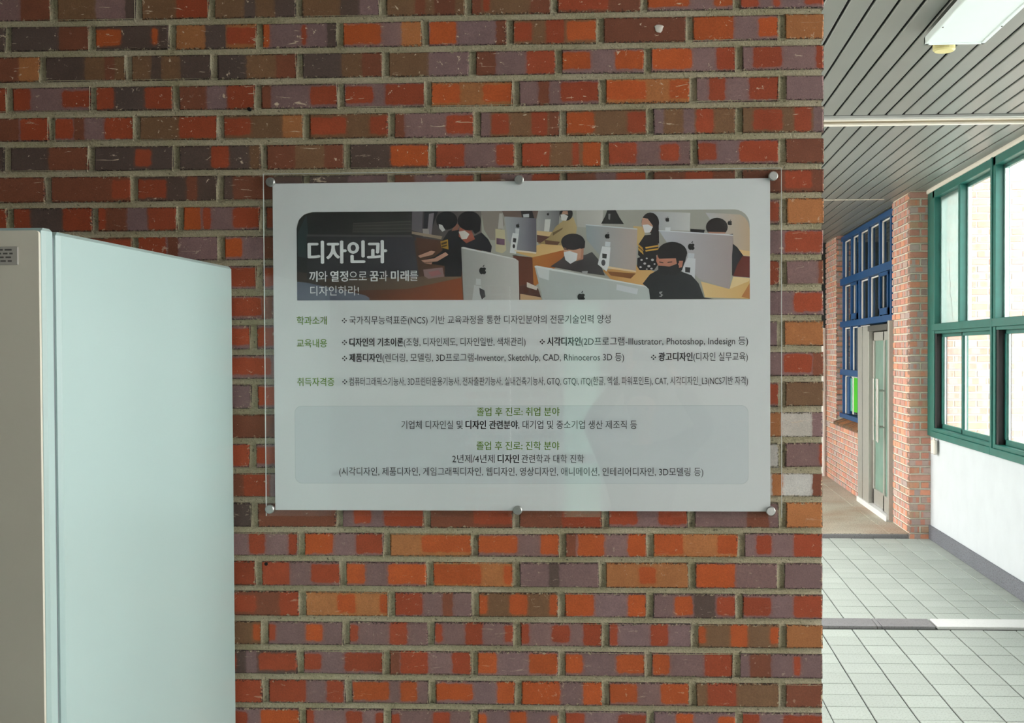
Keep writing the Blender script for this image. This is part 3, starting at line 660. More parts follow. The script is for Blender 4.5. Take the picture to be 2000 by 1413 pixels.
# ------------------------------------------------------------------ ceiling light and sensor
L=empty('ceiling_light',(1.643,2.2,3.15)); tag(L,'flat white rectangular ceiling light with frosted cover','light')
Tl=Matrix.Translation((-1.643,-2.2,-3.15))
for name,mb,m in (('frame',MB().box((1.508,1.56,3.115),(1.529,2.80,3.15),.003).box((1.757,1.56,3.115),(1.778,2.80,3.15),.003).box((1.508,2.775,3.115),(1.778,2.80,3.15),.003).box((1.508,1.56,3.115),(1.778,1.585,3.15),.003),M['fixture']),
                  ('diffuser',MB().box((1.527,1.58,3.119),(1.759,2.778,3.135),.002),M['fixture']),
                  ('recess_shade',MB().box((1.55,1.62,3.135),(1.745,2.74,3.18)),M['gap'])):  # black box stands in for the recess shadow above the fixture
    o=mb.build(name,m,L); o.matrix_parent_inverse=Tl
for x in (1.519,1.768):
    for y in (2.79,2.5):
        o=MB().cyl((x,y,0),.0035,2,3.1125,3.1155,8).build('screw',M['steel_dark'],L); o.matrix_parent_inverse=Tl
S=empty('smoke_detector',(1.655,3.03,3.18)); Ts=Matrix.Translation((-1.655,-3.03,-3.18)); tag(S,'small round cream detector on the ceiling behind the light','detector')
o=MB().cyl((1.655,3.03,0),.052,2,3.15,3.18,28).build('detector_base',M['cream_plastic'],S); o.matrix_parent_inverse=Ts
o=MB().cyl((1.655,3.03,0),.044,2,3.143,3.15,28,r1=.0515).build('detector_cover',M['cream_plastic'],S); o.matrix_parent_inverse=Ts

# ------------------------------------------------------------------ white cabinet machine at the left
K=empty('vending_machine',(-1.13,-.42,0)); tag(K,'tall white vending machine with grey front standing against the brick wall','vending machine')
Tk=Matrix.Translation((1.13,.42,0))
def kp(name,mb,m,par=None,**k):
    o=mb.build(name,m,par or K,**k)
    if par is None: o.matrix_parent_inverse=Tk
    return o
kp('cabinet_body',MB().box((-1.57,-.800,.06),(-.690,-.012,1.925),.006),M['white_gloss'])
kp('seam',MB().box((-1.56,-.816,.08),(-.699,-.800,1.915)),M['seam'])
dr=kp('door',MB().box((-1.57,-.846,.08),(-.690,-.816,1.927),.005),M['white_gloss'])
# grey front frame around the display
fx0,fx1,fz0,fz1=-1.566,-.696,.085,1.922
wx0,wx1,wz0,wz1=-1.47,-.795,.62,1.845
r=.045
def rrect(x0,x1,z0,z1,r,y,n=6):
    p=[]
    for cx,cz,a0 in ((x1-r,z0+r,-90),(x1-r,z1-r,0),(x0+r,z1-r,90),(x0+r,z0+r,180)):
        for k in range(n+1):
            a=math.radians(a0+90*k/n); p.append((cx+r*math.cos(a),y,cz+r*math.sin(a)))
    return p
def ring(outer,inner,y0,y1):
    m=MB(); n=len(outer)
    for y in (y0,y1):
        m.v+=[(p[0],y,p[2]) for p in outer]+[(p[0],y,p[2]) for p in inner]
    for k in range(n):
        j=(k+1)%n
        m.f+=[(k,j,n+j,n+k),(2*n+k,3*n+k,3*n+j,2*n+j),(k,2*n+k,2*n+j,j),(n+k,n+j,3*n+j,3*n+k)]
    return m
kp('front_frame',ring(rrect(fx0,fx1,fz0,fz1,.006,0),rrect(wx0,wx1,wz0,wz1,r,0),-.852,-.845),M['cab_grey'],label='grey front frame')
kp('display_window',MB().box((wx0-.002,-.847,wz0-.002),(wx1+.002,-.8455,wz1+.002)),M['black_glass'],label='dark display window with rounded corners')
kp('window_bezel',ring(rrect(wx0,wx1,wz0,wz1,r,0),rrect(wx0+.006,wx1-.006,wz0+.006,wz1-.006,r-.005,0),-.855,-.8475),M['chrome'])
kp('lower_panel',MB().box((wx0+.004,-.8525,.30),(wx1-.001,-.8476,1.285),.001),M['navy'],label='dark navy lower panel')
lb=kp('rating_label',MB().box((-1.02,-.8545,1.868),(-.728,-.852,1.897),.001),simple('label_silver',(168,164,156),.4),label='small metallic label with fine print')
lm=simple('label_print',(82,80,76),.6); tx=MB()
random.seed(3)
for row in range(4):
    x=-1.01
    while x<-.74:
        l=random.uniform(.004,.012); tx.box((x,-.8549,1.873+.0058*row),(min(x+l,-.735),-.8546,1.8755+.0058*row)); x+=l+.003
kp('fine_print',tx,lm,lb)
for x in (-1.5,-.76):
    for y in (-.76,-.08): kp('foot',MB().cyl((x,y,0),.025,2,0,.062,14),M['steel_dark'])

# ------------------------------------------------------------------ poster behind acrylic
BRD=empty('notice_board',(-.03,0,1.74)); tag(BRD,'white framed department poster with photo strip behind clear acrylic on brick wall','poster')
Tn=Matrix.Translation((.03,0,-1.74))
def np_(name,mb,m,par=None,**k):
    o=mb.build(name,m,par or BRD,**k)
    if par is None: o.matrix_parent_inverse=Tn
    return o
YP=-.0105   # print surface
paper=np_('poster_sheet',MB().box((-.596,YP,1.371),(.524,YP+.0012,2.1125),0),M['paper'])
# photo pixel -> poster plane
def PX(x): return -.5415+(x-580)*(1.0205/884)
def PZ(y,x=1000): 
    yb=588-3*(x-580)/884
    return 1.8465+(yb-y)*(.2010/175.0)
def PZt(y):  # below the picture
    return 1.8465-(y-586.5)*(.4140/358.5)
def colmat(name,attr='pc',rough=.5):
    m,t,b=nt(name); a=N(t,'ShaderNodeAttribute',attribute_name=attr); 
    t.links.new(a.outputs['Color'],b.inputs['Base Color']); b.inputs['Roughness'].default_value=rough; return m
class Print:
    """flat printed shapes, stacked a hair apart in printing order"""
    def __init__(s): s.v=[];s.f=[];s.c=[];s.k=0
    def poly(s,pts,col,col2=None,horiz=True):
        s.k+=1; y=YP-.00015-.000006*s.k; n=len(s.v)
        xs=[p[0] for p in pts]; ys_=[p[1] for p in pts]
        for p in pts:
            q=(min(max(p[0],580),1464),min(max(p[1],413),587)); s.v.append((PX(q[0]),y,PZ(q[1],q[0])))
            if col2:
                t=(p[0]-min(xs))/max(1e-6,max(xs)-min(xs)) if horiz else (p[1]-min(ys_))/max(1e-6,max(ys_)-min(ys_))
                c=tuple(col[i]+(col2[i]-col[i])*t for i in range(3))
            else: c=col
            s.c.append(lin(c)+(1,))
        s.f.append(tuple(range(n,n+len(pts))))
    def ell(s,cx,cy,rx,ry,col,a0=0,a1=360,n=20):
        s.poly([(cx+rx*math.cos(math.radians(a0+(a1-a0)*k/n)),cy+ry*math.sin(math.radians(a0+(a1-a0)*k/n))) for k in range(n)],col)
    def build(s,name,par,rough=.5):
        me=bpy.data.meshes.new(name); me.from_pydata(s.v,[],s.f)
        a=me.attributes.new('pc','FLOAT_COLOR','POINT'); a.data.foreach_set('color',[c for q in s.c for c in q]); me.update()
        bm=bmesh.new(); bm.from_mesh(me); bmesh.ops.triangulate(bm,faces=[f for f in bm.faces if len(f.verts)>4]); bm.to_mesh(me); bm.free()
        return link(name,me,par,colmat('ink_'+name,rough=rough))
P=Print()
def rr(x0,x1,y0,y1,rtl,rtr):
    p=[(x0,y1),(x0,y0+rtl)]
    for k in range(1,7): a=math.radians(180+90*k/6); p.append((x0+rtl+rtl*math.cos(a),y0+rtl+rtl*math.sin(a)))
    for k in range(0,7): a=math.radians(270+90*k/6); p.append((x1-rtr+rtr*math.cos(a),y0+rtr+rtr*math.sin(a)))
    p.append((x1,y1)); return p
# base wall, then the dark left half fading in
P.poly(rr(580,1464,413,587,32,30),(176,175,165))
def grad(x0,x1,y0,y1,c0,c1): P.poly([(x0,y0),(x1,y0),(x1,y1),(x0,y1)],c0,c1)
P.poly([(580,587),(580,445),(585,428),(595,418),(612,413),(812,413),(812,587)],(34,37,38),(50,48,48))
grad(812,945,413,470,(66,62,64),(120,112,108))
grad(812,945,470,587,(78,58,48),(120,76,50))
P.poly([(582,455),(600,418),(604,470),(606,505),(582,500)],(48,64,64))
P.poly([(692,436),(812,430),(812,452),(740,456),(690,454)],(64,64,60))
for i,y in enumerate((435,440,446,451)): P.poly([(692,y),(806,y-3+i),(806,y-1.6+i),(692,y+1.2)],(84,84,78))
P.poly([(600,457),(806,459),(812,465),(822,545),(600,545)],(46,47,50),(62,61,68))
P.poly([(600,457),(806,459),(811,463),(600,461)],(80,80,80))
# desk in front, left
P.poly([(580,530),(600,533),(600,545),(822,541),(905,534),(905,545),(800,565),(640,569),(580,560)],(60,54,48),(128,104,84))
P.poly([(640,569),(800,565),(905,543),(908,587),(640,587)],(62,50,44),(156,84,54))
P.poly([(580,550),(600,552),(715,577),(723,582),(724,587),(580,587)],(84,90,108),(112,116,130))
# monitors at the back left
P.poly([(809,413),(830,413),(828,455),(808,450)],(112,106,112)); P.poly([(833,413),(860,413),(850,440),(838,462),(830,455)],(44,42,50))
P.poly([(842,418),(852,416),(846,462),(838,460)],(140,132,138)); P.poly([(829,447),(841,447),(843,463),(830,462)],(168,160,156))
P.poly([(808,452),(868,462),(866,468),(808,457)],(168,150,128)); P.poly([(816,464),(864,470),(852,496),(824,504)],(92,62,50))
# student, left: back turned
P.poly([(880,452),(893,446),(903,452),(912,476),(907,520),(905,541),(872,541),(872,520),(840,515),(836,506),(852,502),(868,490),(868,470)],(34,35,40),(24,26,32))
P.poly([(893,436),(903,440),(898,450),(886,452)],(150,102,86)); P.ell(877,431,21,18,(26,27,32)); P.poly([(861,438),(868,440),(874,450),(868,453),(862,446)],(206,206,204))
P.poly([(864,472),(879,468),(880,488),(866,484)],(182,140,58)); P.poly([(866,475),(877,472),(877,476),(866,479)],(80,60,34)); P.poly([(866,481),(877,478),(877,481),(867,484)],(90,70,34))
P.poly([(820,500),(846,490),(854,492),(848,498),(824,504)],(196,150,130)); P.poly([(826,509),(852,505),(874,493),(880,498),(858,511),(832,513)],(200,152,132))
P.poly([(832,514),(848,513),(846,517),(826,513)],(190,140,124)); P.poly([(830,527),(868,523),(871,541),(840,545),(832,540)],(150,122,122)); P.poly([(840,532),(860,528),(866,536),(846,541)],(168,110,112))
# second student
P.poly([(905,487),(908,470),(930,462),(945,455),(958,468),(965,482),(963,494),(935,488)],(38,38,46)); P.poly([(902,445),(925,450),(932,468),(915,476),(900,462)],(170,96,80))
P.ell(921,432,23,19,(28,27,32)); P.poly([(925,430),(944,432),(942,452),(932,458),(926,448)],(28,27,32)); P.poly([(900,453),(912,451),(921,458),(916,467),(906,468)],(216,212,204))
# wall and back row
P.poly([(944,413),(985,413),(990,440),(975,470),(962,470),(950,450)],(150,140,132))
P.poly([(972,448),(990,450),(993,490),(985,496),(972,492)],(206,196,160)); P.poly([(980,418),(986,418),(988,448),(977,448)],(196,192,186)); P.poly([(974,466),(990,468),(990,480),(974,478)],(120,90,110))
P.poly([(985,413),(1056,413),(1052,430),(990,426)],(120,100,92)); P.poly([(1022,413),(1044,413),(1048,428),(1024,426)],(40,36,42)); P.poly([(1026,420),(1038,419),(1038,426),(1027,426)],(206,210,212))
P.poly([(1056,413),(1098,413),(1094,458),(1052,458)],(178,178,176),(120,120,124)); P.poly([(1069,430),(1080,430),(1077,454),(1067,453)],(222,222,218))
P.poly([(1053,452),(1095,456),(1085,466),(1053,460)],(226,196,146)); P.poly([(1130,413),(1182,413),(1180,448),(1132,445)],(190,190,184),(206,204,198))
P.poly([(1090,444),(1108,430),(1124,426),(1131,446),(1128,468),(1108,480),(1086,482),(1056,478),(1055,472),(1078,462)],(160,138,92),(200,178,132)); P.poly([(1084,456),(1104,446),(1102,450),(1084,462)],(120,98,62)); P.poly([(1068,470),(1098,474),(1092,482),(1070,480)],(112,78,58))
P.ell(1110,419,13,14,(36,32,34)); P.poly([(1099,421),(1106,420),(1114,424),(1110,433),(1101,432)],(224,224,222)); P.poly([(1104,414),(1113,414),(1114,421),(1101,420)],(196,152,128))
P.poly([(1053,460),(1078,464),(1060,476),(1053,474)],(98,64,56))
# right-hand room: jacket, monitors, desks
P.poly([(1190,411),(1206,411),(1214,428),(1222,440),(1178,439),(1186,424)],(42,42,42)); P.poly([(1192,420),(1196,420),(1195,432),(1192,430)],(150,150,148))
P.poly([(1240,444),(1262,446),(1262,480),(1245,482)],(214,184,126))
P.poly([(1272,416),(1350,419),(1349,454),(1288,451)],(176,180,184),(214,214,212)); P.poly([(1302,447),(1312,447),(1311,460),(1301,460)],(226,228,230)); P.poly([(1350,450),(1378,452),(1376,459),(1350,456)],(30,30,34))
P.poly([(1379,419),(1446,423),(1455,429),(1461,438),(1464,452),(1464,505),(1434,500)],(198,200,204),(206,180,150)); P.poly([(1440,490),(1464,494),(1464,503),(1440,500)],(236,200,140))
P.poly([(1430,478),(1440,486),(1452,503),(1440,541),(1430,541)],(36,36,40)); P.poly([(1440,520),(1450,503),(1464,504),(1464,545),(1432,542)],(112,42,30)); P.poly([(1421,462),(1432,460),(1432,480)],(44,42,44))
# woman with long hair
P.poly([(1250,480),(1262,462),(1286,460),(1290,500),(1255,506),(1249,500)],(32,30,34)); P.ell(1273,438,17,20,(32,27,30)); P.poly([(1276,424),(1289,436),(1290,478),(1280,480),(1274,462)],(32,27,30))
P.poly([(1258,428),(1268,430),(1278,444),(1274,456),(1260,454),(1256,440)],(206,158,136)); P.poly([(1258,442),(1268,441),(1278,446),(1272,457),(1262,457)],(234,234,236))
for a in (0,1): P.poly([(1263,485+6*a),(1289,481+6*a),(1289,484+6*a),(1264,488+6*a)],(222,172,72)); P.poly([(1249,478+7*a),(1258,486+7*a),(1260,493+7*a),(1250,484+7*a)],(208,160,60))
# desks, middle
P.poly([(1180,530),(1248,520),(1290,536),(1260,562),(1205,556)],(206,150,84),(232,190,126)); P.poly([(1190,532),(1245,536),(1235,546),(1196,540)],(150,96,52))
P.poly([(1010,494),(1062,478),(1104,481),(1106,490),(1044,504)],(216,176,112),(232,196,138)); P.poly([(1044,504),(1106,490),(1104,515),(1080,530),(1066,545),(1050,560),(1044,555)],(196,128,66),(186,108,52))
P.poly([(1006,500),(1044,504),(1046,556),(1056,568),(1018,562)],(112,62,46)); P.poly([(1018,560),(1032,556),(1055,565),(1062,587),(1018,587)],(90,56,48)); P.poly([(1033,552),(1054,562),(1052,568),(1033,562)],(216,206,196)); P.poly([(1020,575),(1060,582),(1062,587),(1020,587)],(206,170,130))
# back monitor, left-centre
P.poly([(990,424),(1052,428),(1052,494),(1010,489),(996,470)],(178,182,186),(108,104,116)); P.poly([(1011,447),(1019,448),(1018,458),(1011,457)],(214,216,218)); P.poly([(1006,456),(1018,458),(1012,497),(1000,495),(1003,470)],(232,234,234)); P.ell(1008,482,2.4,4,(40,40,44)); P.poly([(1007,466),(1013,467),(1012,475),(1006,474)],(60,60,62))
P.poly([(1010,489),(1052,494),(1051,497),(1009,492)],(236,222,200))
# centre student
P.poly([(1079,522),(1100,508),(1112,496),(1146,500),(1160,494),(1172,508),(1185,540),(1140,534)],(66,60,62),(74,72,74)); P.poly([(1130,487),(1144,486),(1143,508),(1128,512)],(186,132,108))
P.poly([(1104,482),(1140,480),(1138,506),(1118,514),(1106,500)],(206,158,132)); P.ell(1123,474,23,16,(44,42,46)); P.poly([(1101,470),(1108,480),(1106,488),(1102,482)],(40,38,42)); P.poly([(1130,470),(1147,472),(1146,486),(1138,488)],(44,42,46))
P.poly([(1105,494),(1117,492),(1132,497),(1130,510),(1118,517),(1108,509)],(226,228,230)); P.poly([(1106,487),(1114,488),(1114,490),(1106,489)],(60,40,36)); P.poly([(1140,531),(1152,531),(1150,538),(1142,537)],(180,180,180))
# centre monitor
P.poly([(1148,440),(1248,449),(1245,531),(1192,522),(1150,470)],(158,170,176),(196,180,172)); P.poly([(1148,440),(1248,449),(1248,451),(1148,442)],(214,222,224)); P.poly([(1186,474),(1196,475),(1195,484),(1185,483)],(214,220,224))
P.poly([(1180,483),(1196,485),(1193,520),(1188,532),(1171,518)],(232,234,236)); P.poly([(1180,497),(1189,498),(1188,507),(1180,506)],(52,52,54)); P.ell(1182,515,4,6,(76,76,80)); P.poly([(1192,522),(1245,531),(1245,534),(1190,526)],(240,214,170))
# bag
P.poly([(1248,506),(1262,502),(1284,501),(1287,520),(1280,530),(1252,530),(1247,522)],(28,28,34))
for cx,cy,r_ in ((1256,510,2.4),(1266,507,2),(1277,510,3),(1262,517,2.8),(1270,522,3),(1281,518,2),(1254,524,2.4),(1275,527,2.4),(1266,528,1.8)): P.ell(cx,cy,r_,r_*.8,(216,214,212),n=8)
# student far right
P.ell(1401,447,21,18,(34,27,28)); P.poly([(1384,456),(1418,457),(1416,462),(1386,460)],(190,140,118)); P.poly([(1386,459),(1417,460),(1415,466),(1388,464)],(224,224,226))
# large right monitor
P.poly([(1289,452),(1432,462),(1431,490),(1425,567),(1368,548),(1320,500)],(196,200,208),(176,162,160)); P.poly([(1289,452),(1432,462),(1432,464),(1289,454)],(222,226,230)); P.poly([(1346,497),(1358,498),(1357,508),(1345,507)],(208,212,218))
P.poly([(1345,506),(1360,508),(1358,552),(1340,540),(1332,530)],(222,224,228)); P.poly([(1340,524),(1350,525),(1349,535),(1340,534)],(52,52,56))
P.poly([(1370,552),(1425,567),(1432,543),(1464,546),(1464,586),(1378,583)],(238,206,148),(226,184,116)); P.poly([(1448,582),(1464,555),(1464,586)],(196,128,66)); P.poly([(1425,567),(1432,543),(1464,546),(1462,552)],(240,214,160))
# front-right student
P.poly([(1258,556),(1272,538),(1290,528),(1325,530),(1352,540),(1366,556),(1376,583),(1395,586),(1272,586),(1268,566)],(36,42,44),(44,48,52)); P.poly([(1290,520),(1330,505),(1340,512),(1334,530),(1322,540),(1290,536)],(30,34,36))
P.poly([(1286,500),(1326,500),(1328,520),(1312,528),(1290,526),(1284,512)],(204,136,112)); P.ell(1315,497,29,22,(26,25,28)); P.poly([(1322,490),(1344,494),(1340,514),(1330,520),(1324,506)],(26,25,28)); P.poly([(1328,512),(1336,512),(1334,524),(1328,526)],(196,130,108))
P.poly([(1287,508),(1322,507),(1324,518),(1308,524),(1290,522)],(208,142,118)); P.poly([(1290,513),(1298,515),(1298,516.6),(1290,515)],(40,26,26)); P.poly([(1306,514),(1315,513),(1315,515),(1306,516)],(40,26,26)); P.poly([(1288,521),(1310,523),(1326,517),(1330,534),(1300,540),(1288,530)],(30,33,36))
P.poly([(1290,572),(1296,571),(1295,574),(1292,574.5),(1297,578),(1294,582),(1289,581),(1293,579.5),(1294,578),(1290,575)],(190,192,190))
# big front monitors
P.poly([(905,484),(909,483),(1010,506),(1017,511),(1018,587),(909,587)],(168,168,164),(208,206,202)); P.poly([(905,484),(909,483),(1010,506),(1017,511),(1010,508),(907,486)],(222,222,220))
P.poly([(930,558),(944,560),(950,587),(926,587)],(202,204,202)); P.poly([(934,545),(943,546),(943,558),(933,557)],(206,208,206)); P.poly([(940,563),(950,568),(952,580),(945,586),(941,575)],(70,70,72))
P.poly([(1048,521),(1052,520),(1263,560),(1270,567),(1272,587),(1064,587)],(184,190,188),(196,204,202)); P.poly([(1048,521),(1052,520),(1263,560),(1270,567),(1262,562),(1049,524)],(226,230,228))
P.poly([(1051,523),(1077,529),(1076,549),(1057,543)],(216,220,220)); P.poly([(1208,557),(1249,566),(1247,577),(1207,568)],(216,220,224))
def logo(cx,cy,s,col=(24,24,26)):
    pts=[(0,-.62),(.35,-.78),(.72,-.62),(.9,-.36),(.66,-.1),(.66,.16),(.92,.46),(.68,.88),(.36,1.05),(0,.92),(-.36,1.05),(-.7,.82),(-.95,.3),(-.9,-.3),(-.6,-.68),(-.3,-.76)]
    P.poly([(cx+s*a,cy+s*b) for a,b in pts],col); P.poly([(cx+s*a,cy+s*b) for a,b in ((.02,-.8),(.05,-1.15),(.42,-1.5),(.4,-1.1))],col)
for cx,cy,s_ in ((947,529,7.5),(1016,442,3.8),(1190,463,5),(1352,484,7),(1306,432,4),(1426,439,4.6),(1139,581,8),(1075,420,2.5)): logo(cx,cy,s_)
photo=P.build('printed_photo',paper,.45); photo['label']='printed strip photo of masked students at silver computers'
# light grey rounded panel
Q=Print(); Q.k=2
def flat(pts,col,par,name,yoff,rough=.5,**k):
    me=bpy.data.meshes.new(name); me.from_pydata([(a,YP-yoff,b) for a,b in pts],[],[tuple(range(len(pts)))]); me.update()
    o=link(name,me,par,simple('ink_'+name,col,rough,var=.01)); tag(o,**k); return o
rp=[(p[0],p[2]) for p in rrect(-.5495,.4755,1.432,1.6085,.016,0)]
rp2=[(p[0],p[2]) for p in rrect(-.5485,.4745,1.433,1.6075,.0155,0)]
flat(rp,(198,206,206),paper,'panel_outline',.00010)
flat(rp2,(214,220,222),paper,'grey_panel',.00014,label='pale grey rounded panel')

# ---- lettering (Blender's built-in font)
INK=simple('ink_black',(26,26,30),.5,var=0); GRN=simple('ink_green',(98,140,12),.5,var=0); WHT=simple('ink_white',(238,240,240),.5,var=0)
def glyphs(s,off):
    cu=bpy.data.curves.new('txt','FONT'); cu.body=s; cu.size=1; cu.offset=off; cu.resolution_u=3
    ob=bpy.data.objects.new('txt',cu); C.objects.link(ob); dg=bpy.context.evaluated_depsgraph_get()
    me=bpy.data.meshes.new_from_object(ob.evaluated_get(dg)); bpy.data.objects.remove(ob); bpy.data.curves.remove(cu)
    v=[tuple(p.co) for p in me.vertices]; f=[tuple(p.vertices) for p in me.polygons]; bpy.data.meshes.remove(me)
    return v,f
def textline(name,runs,mat,zc,h,yoff=.0006,zfun=None,**k):
    """runs: (string, x0 px, x1 px, stroke offset). h = height of a syllable block in metres, zc = centre height"""
    for s,x0,x1,off in runs:
        V=[];F=[]
        v,f=glyphs(s,0)
        if not v: continue
        a=min(p[0] for p in v); b=max(p[0] for p in v); n=len(V); X0_,X1_=PX(x0),PX(x1)
        sh=[(0,0)]
        if off>.005: sh+=[(off,0),(-off,0),(0,off*.6),(0,-off*.6)]
        for si,(dx,dz) in enumerate(sh):
            n=len(V)
            for p in v: V.append((X0_+(p[0]-a)/(b-a)*(X1_-X0_)+dx*h,YP-yoff-si*2.5e-5,zc+(p[1]-.374)*h/.90+dz*h))
            F+=[tuple(n+i for i in q) for q in f]
        me=bpy.data.meshes.new(name); me.from_pydata(V,[],F); me.update()
        o=link(name,me,paper,mat); tag(o,**k)
S_=1.155e-3
BO=.026; RG=.001; MD=.012
textline('title_text',[('디자인과',603.5,758,.036)],WHT,PZ(492,680),43*S_,.002)
textline('slogan_text',[('끼',605,621,BO),('와',622.5,641,RG),('열정',647,681.5,BO),('으로',684,719,RG),('꿈',725,742,BO),('과',743.5,760,RG),('미래',767,801.5,BO),('를',803.5,820,RG)],WHT,PZ(539.5,700),20.5*S_,.002)
textline('slogan_text',[('디자인하라!',606.7,703,0)],WHT,PZ(568,650),19*S_,.002)
for s,x1,y in (('학과소개',638.7,625),('교육내용',638.7,669.5),('취득자격증',652.5,745.5)):
    textline('heading_text',[(s,579,x1,MD)],GRN,PZt(y),16.3*S_)
def diamonds(x0,x1,y):
    cx=(x0+x1)/2; V=[];F=[]
    for dx,dy in ((0,-3.4),(0,3.4),(-3.4,0),(3.4,0)):
        n=len(V); r_=1.9
        for a,b in ((0,-r_),(r_,0),(0,r_),(-r_,0)): V.append((PX(cx+dx+a),YP-.0006,PZt(y+dy+b)))
        F.append((n,n+1,n+2,n+3))
    me=bpy.data.meshes.new('bullet_mark'); me.from_pydata(V,[],F); me.update(); link('bullet_mark',me,paper,INK)
for x0,x1,y in ((669,678,625.5),(669,678,668.5),(1058,1067,668.5),(669,678,699.5),(1274,1283,699.5),(669,678,745.5)): diamonds(x0,x1,y)
H_=16.4*S_
textline('body_text',[('국가직무능력표준(NCS) 기반 교육과정을 통한 디자인분야의 전문기술인력 양성',683.5,1195.5,RG)],INK,PZt(625),H_)
textline('body_text',[('디자인의 기초이론',683.7,789.5,BO),('(조형, 디자인제도, 디자인일반, 색채관리)',791,1030,RG),('시각디자인',1072.5,1137,BO),('(2D프로그램-Illustrator, Photoshop, Indesign 등)',1138.5,1460.5,RG)],INK,PZt(668),H_)
textline('body_text',[('제품디자인',683,746.5,BO),('(렌더링, 모델링, 3D프로그램-Inventor, SketchUp, CAD, Rhinoceros 3D 등)',748.5,1221.5,RG),('광고디자인',1288.5,1353.5,BO),('(디자인 실무교육)',1355.5,1460,RG)],INK,PZt(698.5),H_)
textline('body_text',[('컴퓨터그래픽스기능사, 3D프린터운용기능사, 전자출판기능사, 실내건축기능사, GTQ, GTQi, iTQ(한글, 엑셀, 파워포인트), CAT, 시각디자인_L3(NCS기반 자격)',682.5,1460,RG)],INK,PZt(745),H_)
textline('heading_text',[('졸업 후 진로: 취업 분야',934,1095.5,MD)],GRN,PZt(804.5),16.5*S_)
textline('body_text',[('기업체 디자인실 및',785,906,RG),('디자인 관련분야',912,1014,BO),(', 대기업 및 중소기업 생산 제조직 등',1015,1246,RG)],INK,PZt(830),H_)
textline('heading_text',[('졸업 후 진로: 진학 분야',933,1095,MD)],GRN,PZt(871),16.5*S_)
textline('body_text',[('2년제/4년제',885,968,RG),('디자인',974.5,1016,BO),('관련학과 대학 진학',1021,1143,RG)],INK,PZt(896.5),H_)
textline('body_text',[('(시각디자인, 제품디자인, 게임그래픽디자인, 웹디자인, 영상디자인, 애니메이션, 인테리어디자인, 3D모델링 등)',661,1374,RG)],INK,PZt(921.5),H_)
# acrylic sheet and its six bolts
np_('acrylic_sheet',MB().box((-.615,-.0165,1.358),(.548,-.0135,2.134),0),M['acrylic'])
for a,b in (((-.6162,-.0167,1.358),(-.6148,-.0133,2.134)),((.5478,-.0167,1.358),(.5492,-.0133,2.134)),((-.615,-.0167,2.1333),(.548,-.0133,2.1345))):
    np_('sheet_edge',MB().box(a,b),M['acrylic_edge'])
for x,z in ((-.598,2.115),(-.034,2.114),(.530,2.116),(-.606,1.374),(-.041,1.373),(.524,1.373)):
    m_=MB().cyl((x,0,z),.0105,1,-.0215,-.0168,24).cyl((x,0,z),.0088,1,-.0235,-.0215,24,r1=.0105).cyl((x,0,z),.006,1,-.0135,-.0005,12)
    np_('standoff_bolt',m_,M['metal'])
# white plaster remains filling a drill hole in the upper brick, old screw holes
hm=simple('white_filler',(214,206,196),.9)
bmh=bmesh.new(); bmesh.ops.create_icosphere(bmh,subdivisions=2,radius=.011)
for v in bmh.verts: v.co=Vector((v.co.x*(1.1 if v.co.z>0 else .8),v.co.y*.18,v.co.z*(.8+random.uniform(-.1,.25))))
me=bpy.data.meshes.new('filler_patch'); bmh.to_mesh(me); bmh.free(); o=link('filler_patch',me,wall_front,hm); o.location=(.279,-.001,2.450)
for x,z in ((-.652,2.284),(-.6215,1.246)):
    MB().cyl((x,0,z),.0042,1,-.0015,.006,12).build('screw_hole',M['gap'],wall_front)

# ------------------------------------------------------------------ hall behind the viewer (mirrored faintly in the acrylic)
hallm=simple('hall_wall',(184,179,170),.85,var=.05,scale=2)
hb=MB(); YB=-6.6
hb.box((-2.9,YB-.2,0),(-1.2,YB,3.4)).box((-.08,YB-.2,0),(1.35,YB,3.4)).box((1.35,YB-.2,2.6),(2.98,YB,3.4)).box((1.35,YB-.2,0),(1.7,YB,2.6)).box((-5.2,YB-.2,0),(-2.9,YB,3.4)).box((-1.2,YB-.2,2.25),(-.08,YB,3.4)).box((-.52,YB-.2,0),(-.45,YB,2.25))
hb.build('wall_opposite',hallm,None,kind='structure',label='plain painted wall of the hall behind the viewer',cat='wall')
MB().box((-5.2,-6.8,0),(-5.0,.2,3.4)).build('wall_left',hallm,None,kind='structure',label='plain painted wall at the left end of the hall',cat='wall')
# brick piers and glazed door in that wall
for x0,x1 in ((-1.18,-.84),(-.76,-.53)):
    pr=MB().box((x0+.008,YB-.15,0),(x1-.008,YB+.092,2.25)).build('brick_pier',M['mortar_lit'],None,label='brick pier behind the viewer '+('wider of the pair' if x1<-.8 else 'narrower and next to the glazed door'),cat='pier',kind='structure')
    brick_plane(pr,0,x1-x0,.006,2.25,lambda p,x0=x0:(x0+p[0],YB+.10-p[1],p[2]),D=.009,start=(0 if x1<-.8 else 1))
MB().box((-.84,YB-.15,0),(-.75,YB-.1,2.27)).box((-.54,YB-.15,0),(-.45,YB-.1,2.27)).box((-1.22,YB-.15,0),(-1.16,YB-.1,2.27)).build('trim_4',hallm,None,kind='structure',label='painted infill between the brick piers',cat='trim')
dd=MB().box((-.47,YB-.06,-.01),(-.41,YB+.005,2.27)).box((-.12,YB-.06,-.01),(-.06,YB+.005,2.27)).box((-.41,YB-.06,2.12),(-.12,YB,2.25)).box((-.41,YB-.06,.02),(-.12,YB,.14)).box((-.41,YB-.06,.86),(-.12,YB,.92)).build('door_2',M['alu'],None,kind='structure',label='narrow glazed door behind the viewer',cat='door')
MB().box((-.41,YB-.035,.14),(-.12,YB-.03,2.12)).build('glass_pane',M['door_glass'],dd)
